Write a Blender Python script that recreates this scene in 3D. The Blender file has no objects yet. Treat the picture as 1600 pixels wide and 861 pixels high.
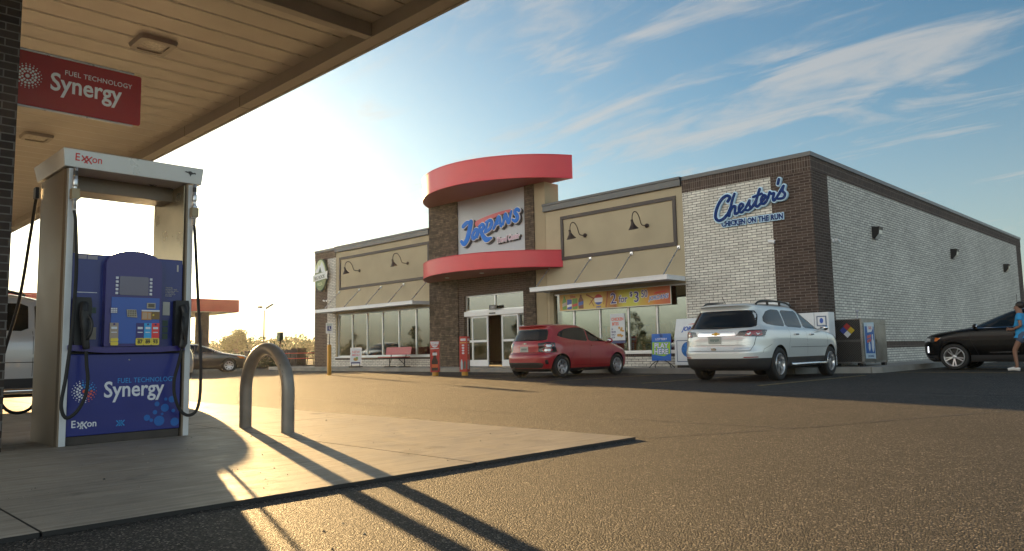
import bpy, bmesh, math, random
import numpy as np
from mathutils import Vector, Matrix, Euler
R_ = math.radians
C = bpy.context.scene.collection
random.seed(7)

# ------------------------------------------------------------------ camera, sky, sun, exposure
SUN_AZ, SUN_EL = R_(161.6), R_(7.0)
SUND = Vector((math.cos(SUN_EL)*math.cos(SUN_AZ), math.cos(SUN_EL)*math.sin(SUN_AZ), math.sin(SUN_EL)))
cd = bpy.data.cameras.new('camera'); cam = bpy.data.objects.new('camera', cd); C.objects.link(cam)
M = Matrix(((0.709695, 0.084496, 0.699424), (0.704241, -0.057683, -0.707614), (-0.019446, 0.994753, -0.100442))).to_4x4()
M.translation = (8.689, -20.960, 0.75)
cam.matrix_world = M
cd.sensor_width = 36; cd.lens = 26.435; cd.clip_start = 0.05; cd.clip_end = 6000
bpy.context.scene.camera = cam

sc = bpy.context.scene
sc.view_settings.view_transform = 'Standard'; sc.view_settings.look = 'None'
sc.view_settings.gamma = 1; sc.view_settings.exposure = 1.75
try: sc.cycles.use_denoising = True
except Exception: pass
sc.cycles.max_bounces = 8; sc.cycles.transparent_max_bounces = 12
sc.cycles.caustics_reflective = True; sc.cycles.blur_glossy = 0.6
sc.cycles.sample_clamp_indirect = 6

W = bpy.data.worlds.new('World'); sc.world = W; W.use_nodes = True
def build_world():
    nt = W.node_tree; nt.nodes.clear(); N = nt.nodes.new; L = nt.links.new
    out = N('ShaderNodeOutputWorld')
    def math_(op, a, b=None, c=None, clamp=False):
        n = N('ShaderNodeMath'); n.operation = op; n.use_clamp = clamp
        for i, v in enumerate((a, b, c)):
            if v is None: continue
            if isinstance(v, (int, float)): n.inputs[i].default_value = v
            else: L(v, n.inputs[i])
        return n.outputs[0]
    def dot(a, v):
        n = N('ShaderNodeVectorMath'); n.operation = 'DOT_PRODUCT'; L(a, n.inputs[0]); n.inputs[1].default_value = v
        return n.outputs['Value']
    def smooth(x, a, b):
        n = N('ShaderNodeMapRange'); n.interpolation_type = 'SMOOTHSTEP'; L(x, n.inputs[0])
        n.inputs[1].default_value = a; n.inputs[2].default_value = b
        return n.outputs[0]
    tc = N('ShaderNodeTexCoord'); d = tc.outputs['Generated']
    sky = N('ShaderNodeTexSky'); sky.sky_type = 'NISHITA'; sky.sun_disc = False
    sky.sun_elevation = SUN_EL; sky.sun_rotation = math.pi/2 - SUN_AZ
    sky.air_density = 1.0; sky.dust_density = 0.8; sky.ozone_density = 2.2
    tint = N('ShaderNodeVectorMath'); tint.operation = 'MULTIPLY'; L(sky.outputs[0], tint.inputs[0]); tint.inputs[1].default_value = (0.78, 1.0, 1.03)
    bg1 = N('ShaderNodeBackground'); L(tint.outputs[0], bg1.inputs[0]); bg1.inputs[1].default_value = 0.05
    sep = N('ShaderNodeSeparateXYZ'); L(d, sep.inputs[0])
    z = sep.outputs[2]
    # cloud plane coordinates
    zz = math_('ADD', math_('MAXIMUM', z, 0.0), 0.13)
    px = math_('DIVIDE', sep.outputs[0], zz); py = math_('DIVIDE', sep.outputs[1], zz)
    cmb = N('ShaderNodeCombineXYZ'); L(px, cmb.inputs[0]); L(py, cmb.inputs[1])
    mp = N('ShaderNodeMapping'); L(cmb.outputs[0], mp.inputs[0])
    mp.inputs['Rotation'].default_value = (0, 0, R_(-38)); mp.inputs['Scale'].default_value = (0.8, 1.45, 1); mp.inputs['Location'].default_value = (4.3, 0.4, 0)
    n1 = N('ShaderNodeTexNoise'); L(mp.outputs[0], n1.inputs['Vector'])
    n1.inputs['Scale'].default_value = 1.7; n1.inputs['Detail'].default_value = 9; n1.inputs['Roughness'].default_value = 0.56; n1.inputs['Distortion'].default_value = 0.35
    n2 = N('ShaderNodeTexNoise'); L(mp.outputs[0], n2.inputs['Vector'])
    n2.inputs['Scale'].default_value = 0.42; n2.inputs['Detail'].default_value = 3
    cm = math_('ADD', math_('MULTIPLY', n1.outputs['Fac'], 0.65), math_('MULTIPLY', n2.outputs['Fac'], 0.45))
    mp3 = N('ShaderNodeMapping'); L(cmb.outputs[0], mp3.inputs[0]); mp3.inputs['Rotation'].default_value = (0, 0, R_(-52)); mp3.inputs['Scale'].default_value = (0.8, 2.6, 1)
    n3 = N('ShaderNodeTexNoise'); L(mp3.outputs[0], n3.inputs['Vector']); n3.inputs['Scale'].default_value = 1.9; n3.inputs['Detail'].default_value = 10; n3.inputs['Roughness'].default_value = 0.62; n3.inputs['Distortion'].default_value = 0.9
    cloud = math_('MULTIPLY', smooth(math_('ADD', math_('MULTIPLY', cm, 0.56), math_('MULTIPLY', n3.outputs['Fac'], 0.46)), 0.525, 0.665), 0.62)
    # thin veil low down
    veil = math_('MULTIPLY', smooth(math_('MULTIPLY', z, -1.0), -0.36, -0.02), 0.42)
    cloud = math_('MAXIMUM', cloud, veil)
    # unseen bright sky band behind the camera, shaped to fill the shaded facade
    hx = N('ShaderNodeVectorMath'); hx.operation = 'MULTIPLY'; L(d, hx.inputs[0]); hx.inputs[1].default_value = (1, 1, 0)
    hn = N('ShaderNodeVectorMath'); hn.operation = 'NORMALIZE'; L(hx.outputs[0], hn.inputs[0])
    b1 = smooth(dot(hn.outputs[0], Vector((-0.25, -0.97, 0)).normalized()), 0.15, 0.9)
    band = math_('MULTIPLY', smooth(z, -0.01, 0.15), math_('SUBTRACT', 1.0, smooth(z, 0.22, 0.62)))
    back_fill = math_('MULTIPLY', math_('MULTIPLY', b1, band), math_('ADD', 0.55, math_('MULTIPLY', n1.outputs['Fac'], 0.5)))
    bg2 = N('ShaderNodeBackground'); bg2.inputs[0].default_value = (0.98, 0.93, 0.86, 1); bg2.inputs[1].default_value = 0.19
    mx = N('ShaderNodeMixShader'); L(cloud, mx.inputs[0]); L(bg1.outputs[0], mx.inputs[1]); L(bg2.outputs[0], mx.inputs[2])
    b2 = smooth(dot(hn.outputs[0], Vector((0.97, 0.2, 0)).normalized()), 0.0, 0.9)
    side_fill = math_('MULTIPLY', math_('MULTIPLY', b2, band), 0.20)  # weaker unseen sky band, added to brighten the side wall
    bg6 = N('ShaderNodeBackground'); bg6.inputs[0].default_value = (0.92, 0.97, 0.95, 1); L(side_fill, bg6.inputs[1])
    bg3 = N('ShaderNodeBackground'); bg3.inputs[0].default_value = (1.0, 0.95, 0.80, 1); L(math_('MULTIPLY', back_fill, 1.02), bg3.inputs[1])
    ad = N('ShaderNodeAddShader'); L(mx.outputs[0], ad.inputs[0]); L(bg3.outputs[0], ad.inputs[1])
    # forward scattered glow round the sun
    ang = math_('ARCCOSINE', math_('MINIMUM', dot(d, SUND), 0.999999))
    def gauss(s, k): return math_('MULTIPLY', math_('POWER', 2.71828, math_('MULTIPLY', math_('POWER', math_('DIVIDE', ang, s), 2.0), -1.0)), k)
    def expo(s, k): return math_('MULTIPLY', math_('POWER', 2.71828, math_('DIVIDE', ang, -s)), k)
    g1 = expo(0.165, 0.50)
    bg4 = N('ShaderNodeBackground'); bg4.inputs[0].default_value = (1.0, 0.95, 0.86, 1); L(g1, bg4.inputs[1])
    g2 = math_('ADD', gauss(0.10, 0.7), gauss(0.020, 18.0))
    bg5 = N('ShaderNodeBackground'); bg5.inputs[0].default_value = (1.0, 0.86, 0.55, 1); L(g2, bg5.inputs[1])
    a2 = N('ShaderNodeAddShader'); L(ad.outputs[0], a2.inputs[0]); L(bg4.outputs[0], a2.inputs[1])
    a3 = N('ShaderNodeAddShader'); L(a2.outputs[0], a3.inputs[0]); L(bg5.outputs[0], a3.inputs[1])
    a4 = N('ShaderNodeAddShader'); L(a3.outputs[0], a4.inputs[0]); L(bg6.outputs[0], a4.inputs[1])
    L(a4.outputs[0], out.inputs['Surface'])
build_world()
sl = bpy.data.lights.new('sun', 'SUN'); sl.energy = 5.0; sl.angle = R_(0.5); sl.color = (1.0, 0.645, 0.28)
so = bpy.data.objects.new('sun', sl); C.objects.link(so); so.location = (-30, 10, 30)
so.rotation_euler = SUND.to_track_quat('Z', 'Y').to_euler()

# ------------------------------------------------------------------ helpers
def tag(o, label=None, cat=None, group=None, kind=None):
    if label: o['label'] = label
    if cat: o['category'] = cat
    if group: o['group'] = group
    if kind: o['kind'] = kind
    return o
def thing(name, label, cat, loc=(0, 0, 0), rot=(0, 0, 0), group=None):
    o = bpy.data.objects.new(name, None); C.objects.link(o); o.empty_display_size = 0.2
    o.location = loc; o.rotation_euler = rot
    return tag(o, label, cat, group)
FACADE = (R_(90), 0, 0)          # local x -> +X, local y -> +Z, local z -> -Y
SIDE = (R_(90), 0, R_(90))       # local x -> +Y, local y -> +Z, local z -> +X
def dup(root, loc=None, rot=None, label=None):
    r = root.copy(); C.objects.link(r)
    if loc is not None: r.location = loc
    if rot is not None: r.rotation_euler = rot
    if label: r['label'] = label
    for ch in list(root.children):
        c = ch.copy(); C.objects.link(c); c.parent = r
        for g in list(ch.children):
            q = g.copy(); C.objects.link(q); q.parent = c
    return r

class MB:
    def __init__(s): s.v = []; s.f = []; s.m = []; s.s = []
    def add(s, vs, fs, mat=0, smooth=False):
        b = len(s.v); s.v += [tuple(v) for v in vs]
        for f in fs: s.f.append([b+i for i in f]); s.m.append(mat); s.s.append(smooth)
        return s
    def box(s, x0, x1, y0, y1, z0, z1, mat=0):
        return s.add([(x0,y0,z0),(x1,y0,z0),(x1,y1,z0),(x0,y1,z0),(x0,y0,z1),(x1,y0,z1),(x1,y1,z1),(x0,y1,z1)],
            [(3,2,1,0),(4,5,6,7),(0,1,5,4),(1,2,6,5),(2,3,7,6),(3,0,4,7)], mat)
    def bar(s, p, q, w, h, mat=0, up=(0,0,1)):
        p = Vector(p); q = Vector(q); d = (q-p).normalized(); u = Vector(up)
        if abs(d.dot(u)) > .98: u = Vector((1,0,0))
        a = d.cross(u).normalized()*w/2; b = a.cross(d).normalized()*h/2
        vs = [p-a-b,p+a-b,p+a+b,p-a+b,q-a-b,q+a-b,q+a+b,q-a+b]
        return s.add(vs, [(0,1,2,3),(7,6,5,4),(4,5,1,0),(5,6,2,1),(6,7,3,2),(7,4,0,3)], mat)
    def tube(s, pts, r, n=10, mat=0, caps=True, closed=False):
        pts = [Vector(p) for p in pts]; k = len(pts); rs = r if isinstance(r, (list, tuple)) else [r]*k
        up = None; rings = []
        for i, p in enumerate(pts):
            if closed: t = (pts[(i+1)%k]-pts[i-1]).normalized()
            else: t = (pts[min(i+1,k-1)]-pts[max(i-1,0)]).normalized()
            if up is None:
                up = Vector((0,0,1)) if abs(t.z) < .9 else Vector((1,0,0))
            a = t.cross(up).normalized(); up = a.cross(t).normalized()
            rings.append([p + rs[i]*(math.cos(2*math.pi*j/n)*a + math.sin(2*math.pi*j/n)*up) for j in range(n)])
        vs = [v for rg in rings for v in rg]; fs = []
        for i in range(k if closed else k-1):
            for j in range(n):
                i2 = (i+1) % k
                fs.append((i*n+j, i*n+(j+1)%n, i2*n+(j+1)%n, i2*n+j))
        s.add(vs, fs, mat, True)
        if caps and not closed:
            s.add(rings[0], [tuple(range(n))], mat); s.add(rings[-1], [tuple(range(n-1,-1,-1))], mat)
        return s
    def lathe(s, prof, n=24, mat=0, mtx=None, smooth=True):
        vs = []; fs = []; k = len(prof)
        for r, z in prof:
            for j in range(n):
                v = Vector((r*math.cos(2*math.pi*j/n), r*math.sin(2*math.pi*j/n), z)); vs.append(mtx @ v if mtx else v)
        for i in range(k-1):
            for j in range(n): fs.append((i*n+j, i*n+(j+1)%n, (i+1)*n+(j+1)%n, (i+1)*n+j))
        s.add(vs, fs, mat, smooth)
        return s
    def prism(s, poly, z0, z1, mat=0, mtx=None, side=None, smooth_side=False):
        n = len(poly); a = [Vector((x,y,z0)) for x,y in poly]; b = [Vector((x,y,z1)) for x,y in poly]
        if mtx: a = [mtx @ v for v in a]; b = [mtx @ v for v in b]
        ar = sum(poly[i][0]*poly[(i+1)%n][1]-poly[(i+1)%n][0]*poly[i][1] for i in range(n))
        if ar < 0: a.reverse(); b.reverse()
        s.add(b, [tuple(range(n))], mat); s.add(a, [tuple(range(n-1,-1,-1))], mat)
        s.add(a+b, [(i,(i+1)%n,n+(i+1)%n,n+i) for i in range(n)], mat if side is None else side, smooth_side)
        return s
    def sphere(s, c, r, n=14, mat=0, sc=(1,1,1)):
        prof = [(max(1e-4, math.sin(math.pi*i/(n//2)))*r, -math.cos(math.pi*i/(n//2))*r) for i in range(n//2+1)]
        m = Matrix.Translation(c) @ Matrix.Diagonal((*sc, 1))
        return s.lathe(prof, n, mat, m)
    def mesh(s, bm_obj_mesh, mtx, mat=0):
        return s.add([mtx @ v.co for v in bm_obj_mesh.vertices], [list(p.vertices) for p in bm_obj_mesh.polygons], mat)
    def text(s, body, size, x, y, z=0, mat=0, depth=0.004, shear=0, offset=0, align='CENTER', mtx=None, sx=1, rot=0, space=1):
        cu = bpy.data.curves.new('t', 'FONT'); cu.body = body; cu.size = size; cu.extrude = depth/2; cu.shear = shear
        cu.offset = offset; cu.align_x = align; cu.align_y = 'BOTTOM_BASELINE'; cu.space_character = space; cu.resolution_u = 3
        ob = bpy.data.objects.new('t', cu); me = bpy.data.meshes.new_from_object(ob)
        m = Matrix.Translation((x, y, z+depth/2)) @ Matrix.Rotation(rot, 4, 'Z') @ Matrix.Diagonal((sx, 1, 1, 1))
        if mtx: m = mtx @ m
        s.mesh(me, m, mat)
        bpy.data.objects.remove(ob); bpy.data.curves.remove(cu); bpy.data.meshes.remove(me)
        return s
    def stroke(s, pts, r, z0, z1, mat=0, n=12):
        """flat brush stroke: a round-ended ribbon of half width r (or list) along pts"""
        k = len(pts); rs = r if isinstance(r, (list, tuple)) else [r]*k
        P = [Vector((p[0], p[1])) for p in pts]; Lf = []; Rt = []
        for i in range(k):
            t = (P[min(i+1,k-1)]-P[max(i-1,0)]).normalized(); nn = Vector((-t.y, t.x))
            Lf.append(P[i]+nn*rs[i]); Rt.append(P[i]-nn*rs[i])
        def cap(c, a, r_): return [Vector((c.x+r_*math.cos(a+math.pi*j/6), c.y+r_*math.sin(a+math.pi*j/6))) for j in range(1, 6)]
        t0 = P[1]-P[0]; t1 = P[-1]-P[-2]
        c0 = cap(P[0], math.atan2(t0.y, t0.x)+math.pi/2, rs[0]); c1 = cap(P[-1], math.atan2(t1.y, t1.x)-math.pi/2, rs[-1])
        out = Rt+c1+Lf[::-1]+c0; n = len(out); c = len(c1)
        zz = [z1+.0005*i for i in range(k)]; zt = zz+[zz[-1]]*c+zz[::-1]+[zz[0]]*len(c0)
        top = [(v.x, v.y, q) for v, q in zip(out, zt)]; bot = [(v.x, v.y, z0) for v in out]
        fs = [(i, i+1, 2*k+c-2-i, 2*k+c-1-i) for i in range(k-1)] + [tuple([k-1]+list(range(k, k+c))+[k+c])] + [tuple([2*k+c-1]+list(range(2*k+c, n))+[0])]
        s.add(top, fs, mat)
        s.add(bot+top, [(i, (i+1) % n, n+(i+1) % n, n+i) for i in range(n)], mat)
        return s
    def build(s, name, mats, parent=None, bevel=0, seg=2, loc=None, rot=None):
        me = bpy.data.meshes.new(name); me.from_pydata(s.v, [], s.f)
        for m in (mats if isinstance(mats, (list, tuple)) else [mats]): me.materials.append(m)
        me.polygons.foreach_set('material_index', s.m); me.polygons.foreach_set('use_smooth', s.s)
        me.update()
        o = bpy.data.objects.new(name, me); C.objects.link(o)
        if parent: o.parent = parent
        if loc: o.location = loc
        if rot: o.rotation_euler = rot
        if bevel:
            b = o.modifiers.new('bevel', 'BEVEL'); b.width = bevel; b.segments = seg; b.limit_method = 'ANGLE'; b.angle_limit = R_(40); b.harden_normals = False
        return o

def catmull(pts, k=6, closed=False):
    pts = [Vector(p) for p in pts]; out = []; n = len(pts)
    rng = range(n) if closed else range(n-1)
    for i in rng:
        if closed: p0, p1, p2, p3 = pts[i-1], pts[i], pts[(i+1)%n], pts[(i+2)%n]
        else: p0, p1, p2, p3 = pts[max(i-1,0)], pts[i], pts[i+1], pts[min(i+2,n-1)]
        for j in range(k):
            t = j/k
            out.append(0.5*((2*p1)+(p2-p0)*t+(2*p0-5*p1+4*p2-p3)*t*t+(3*p1-p0-3*p2+p3)*t**3))
    if not closed: out.append(pts[-1])
    return out
def circle(cx, cy, r, n=20, ry=None): return [(cx+r*math.cos(2*math.pi*i/n), cy+(ry or r)*math.sin(2*math.pi*i/n)) for i in range(n)]
def rrect(x0, x1, y0, y1, r, n=4):
    out = []
    for cx, cy, a in ((x1-r,y1-r,0),(x0+r,y1-r,90),(x0+r,y0+r,180),(x1-r,y0+r,270)):
        for i in range(n+1): out.append((cx+r*math.cos(R_(a+90*i/n)), cy+r*math.sin(R_(a+90*i/n))))
    return out

# ------------------------------------------------------------------ materials
MATS = {}
def pbsdf(name):
    m = bpy.data.materials.new(name); m.use_nodes = True
    return m, m.node_tree, m.node_tree.nodes['Principled BSDF']
def mat(name, col, rough=0.5, metal=0.0, coat=0.0, spec=0.5, var=0.0, vscale=8.0, bump=0.0, bscale=60.0, emit=0, alpha=1):
    if name in MATS: return MATS[name]
    m, nt, b = pbsdf(name)
    b.inputs['Base Color'].default_value = (*col, 1); b.inputs['Roughness'].default_value = rough; b.inputs['Metallic'].default_value = metal
    b.inputs['Coat Weight'].default_value = coat; b.inputs['Coat Roughness'].default_value = 0.04; b.inputs['Specular IOR Level'].default_value = spec
    if emit: b.inputs['Emission Color'].default_value = (*col, 1); b.inputs['Emission Strength'].default_value = emit
    if var:
        tcn = nt.nodes.new('ShaderNodeTexCoord')
        n = nt.nodes.new('ShaderNodeTexNoise'); n.inputs['Scale'].default_value = vscale; n.inputs['Detail'].default_value = 6
        nt.links.new(tcn.outputs['Object'], n.inputs['Vector'])
        r = nt.nodes.new('ShaderNodeMapRange'); r.inputs[1].default_value = 0.3; r.inputs[2].default_value = 0.7; r.inputs[3].default_value = 1-var; r.inputs[4].default_value = 1+var
        nt.links.new(n.outputs['Fac'], r.inputs[0])
        v = nt.nodes.new('ShaderNodeVectorMath'); v.operation = 'SCALE'; v.inputs[0].default_value = col
        nt.links.new(r.outputs[0], v.inputs['Scale']); nt.links.new(v.outputs[0], b.inputs['Base Color'])
        r2 = nt.nodes.new('ShaderNodeMapRange'); r2.inputs[3].default_value = max(0.02, rough-0.12*(rough>.1)); r2.inputs[4].default_value = min(1, rough+0.12*(rough>.1))
        nt.links.new(n.outputs['Fac'], r2.inputs[0]); nt.links.new(r2.outputs[0], b.inputs['Roughness'])
    if bump:
        tcn = nt.nodes.new('ShaderNodeTexCoord')
        n = nt.nodes.new('ShaderNodeTexNoise'); n.inputs['Scale'].default_value = bscale; n.inputs['Detail'].default_value = 4
        nt.links.new(tcn.outputs['Object'], n.inputs['Vector'])
        bp = nt.nodes.new('ShaderNodeBump'); bp.inputs['Strength'].default_value = bump; bp.inputs['Distance'].default_value = 0.01
        nt.links.new(n.outputs['Fac'], bp.inputs['Height']); nt.links.new(bp.outputs[0], b.inputs['Normal'])
    MATS[name] = m
    return m

def brick_mat(name, c1, c2, cm, bw, bh, mortar=0.011, soldier=False, rough=0.8, bump=0.5, offset=0.5, stone=False, squash=1.0):
    m, nt, b = pbsdf(name); N = nt.nodes.new; L = nt.links.new
    g = N('ShaderNodeNewGeometry'); s = N('ShaderNodeSeparateXYZ'); L(g.outputs['Position'], s.inputs[0])
    a = N('ShaderNodeMath'); a.operation = 'ADD'; L(s.outputs[0], a.inputs[0]); L(s.outputs[1], a.inputs[1])
    c = N('ShaderNodeCombineXYZ')
    if soldier: L(s.outputs[2], c.inputs[0]); L(a.outputs[0], c.inputs[1])
    else: L(a.outputs[0], c.inputs[0]); L(s.outputs[2], c.inputs[1])
    vec = c.outputs[0]
    if stone:      # uneven courses
        dn = N('ShaderNodeTexNoise'); dn.inputs['Scale'].default_value = 1.6; L(vec, dn.inputs['Vector'])
        vm = N('ShaderNodeVectorMath'); vm.operation = 'SCALE'; vm.inputs['Scale'].default_value = 0.12; L(dn.outputs['Color'], vm.inputs[0])
        va = N('ShaderNodeVectorMath'); va.operation = 'ADD'; L(vec, va.inputs[0]); L(vm.outputs[0], va.inputs[1]); vec = va.outputs[0]
    else:
        off = N('ShaderNodeVectorMath'); off.operation = 'ADD'; L(vec, off.inputs[0]); off.inputs[1].default_value = (40.0, 0.075 if not soldier else 40.02, 0); vec = off.outputs[0]
    t = N('ShaderNodeTexBrick'); L(vec, t.inputs['Vector']); t.offset = offset; t.squash = squash; t.squash_frequency = 3
    t.inputs['Color1'].default_value = (*c1, 1); t.inputs['Color2'].default_value = (*c2, 1); t.inputs['Mortar'].default_value = (*cm, 1)
    t.inputs['Scale'].default_value = 1; t.inputs['Mortar Size'].default_value = mortar/2; t.inputs['Mortar Smooth'].default_value = 0.15; t.inputs['Bias'].default_value = 0
    t.inputs['Brick Width'].default_value = bw; t.inputs['Row Height'].default_value = bh
    n = N('ShaderNodeTexNoise'); n.inputs['Scale'].default_value = 9 if not stone else 5; n.inputs['Detail'].default_value = 7; n.inputs['Roughness'].default_value = 0.7
    L(g.outputs['Position'], n.inputs['Vector'])
    r = N('ShaderNodeMapRange'); r.inputs[1].default_value = 0.25; r.inputs[2].default_value = 0.75; r.inputs[3].default_value = 0.72 if not stone else 0.35; r.inputs[4].default_value = 1.25 if not stone else 1.7; L(n.outputs['Fac'], r.inputs[0])
    big = N('ShaderNodeTexNoise'); big.inputs['Scale'].default_value = 0.45; big.inputs['Detail'].default_value = 5; L(g.outputs['Position'], big.inputs['Vector'])
    rb = N('ShaderNodeMapRange'); rb.inputs[1].default_value = 0.3; rb.inputs[2].default_value = 0.7; rb.inputs[3].default_value = 0.86; rb.inputs[4].default_value = 1.1; L(big.outputs['Fac'], rb.inputs[0])
    mm = N('ShaderNodeMath'); mm.operation = 'MULTIPLY'; L(r.outputs[0], mm.inputs[0]); L(rb.outputs[0], mm.inputs[1])
    v = N('ShaderNodeVectorMath'); v.operation = 'SCALE'; L(t.outputs['Color'], v.inputs[0]); L(mm.outputs[0], v.inputs['Scale'])
    L(v.outputs[0], b.inputs['Base Color']); b.inputs['Roughness'].default_value = rough; b.inputs['Specular IOR Level'].default_value = 0.25
    h = N('ShaderNodeMath'); h.operation = 'MULTIPLY_ADD'; L(t.outputs['Fac'], h.inputs[0]); h.inputs[1].default_value = -1.0
    hn = N('ShaderNodeMath'); hn.operation = 'MULTIPLY'; L(n.outputs['Fac'], hn.inputs[0]); hn.inputs[1].default_value = 0.5 if not stone else 1.2; L(hn.outputs[0], h.inputs[2])
    bp = N('ShaderNodeBump'); bp.inputs['Strength'].default_value = bump; bp.inputs['Distance'].default_value = 0.012 if not stone else 0.03; L(h.outputs[0], bp.inputs['Height']); L(bp.outputs[0], b.inputs['Normal'])
    MATS[name] = m
    return m

def glass_mat(name, refl=0.35, tint=(0.75, 0.8, 0.78), rough=0.015):
    m = bpy.data.materials.new(name); m.use_nodes = True; nt = m.node_tree; nt.nodes.clear(); N = nt.nodes.new; L = nt.links.new
    o = N('ShaderNodeOutputMaterial'); t = N('ShaderNodeBsdfTransparent'); t.inputs[0].default_value = (*tint, 1)
    g = N('ShaderNodeBsdfGlossy'); g.inputs['Roughness'].default_value = rough; g.inputs[0].default_value = (0.95, 0.98, 0.94, 1)
    f = N('ShaderNodeFresnel'); f.inputs[0].default_value = 1.52
    a = N('ShaderNodeMath'); a.operation = 'ADD'; a.use_clamp = True; L(f.outputs[0], a.inputs[0]); a.inputs[1].default_value = refl
    nz = N('ShaderNodeTexNoise'); nz.inputs['Scale'].default_value = 0.9; tcn = N('ShaderNodeTexCoord'); L(tcn.outputs['Object'], nz.inputs['Vector'])
    bp = N('ShaderNodeBump'); bp.inputs['Strength'].default_value = 0.04; bp.inputs['Distance'].default_value = 0.05; L(nz.outputs['Fac'], bp.inputs['Height']); L(bp.outputs[0], g.inputs['Normal'])
    mx = N('ShaderNodeMixShader'); L(a.outputs[0], mx.inputs[0]); L(t.outputs[0], mx.inputs[1]); L(g.outputs[0], mx.inputs[2]); L(mx.outputs[0], o.inputs[0])
    MATS[name] = m
    return m

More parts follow.
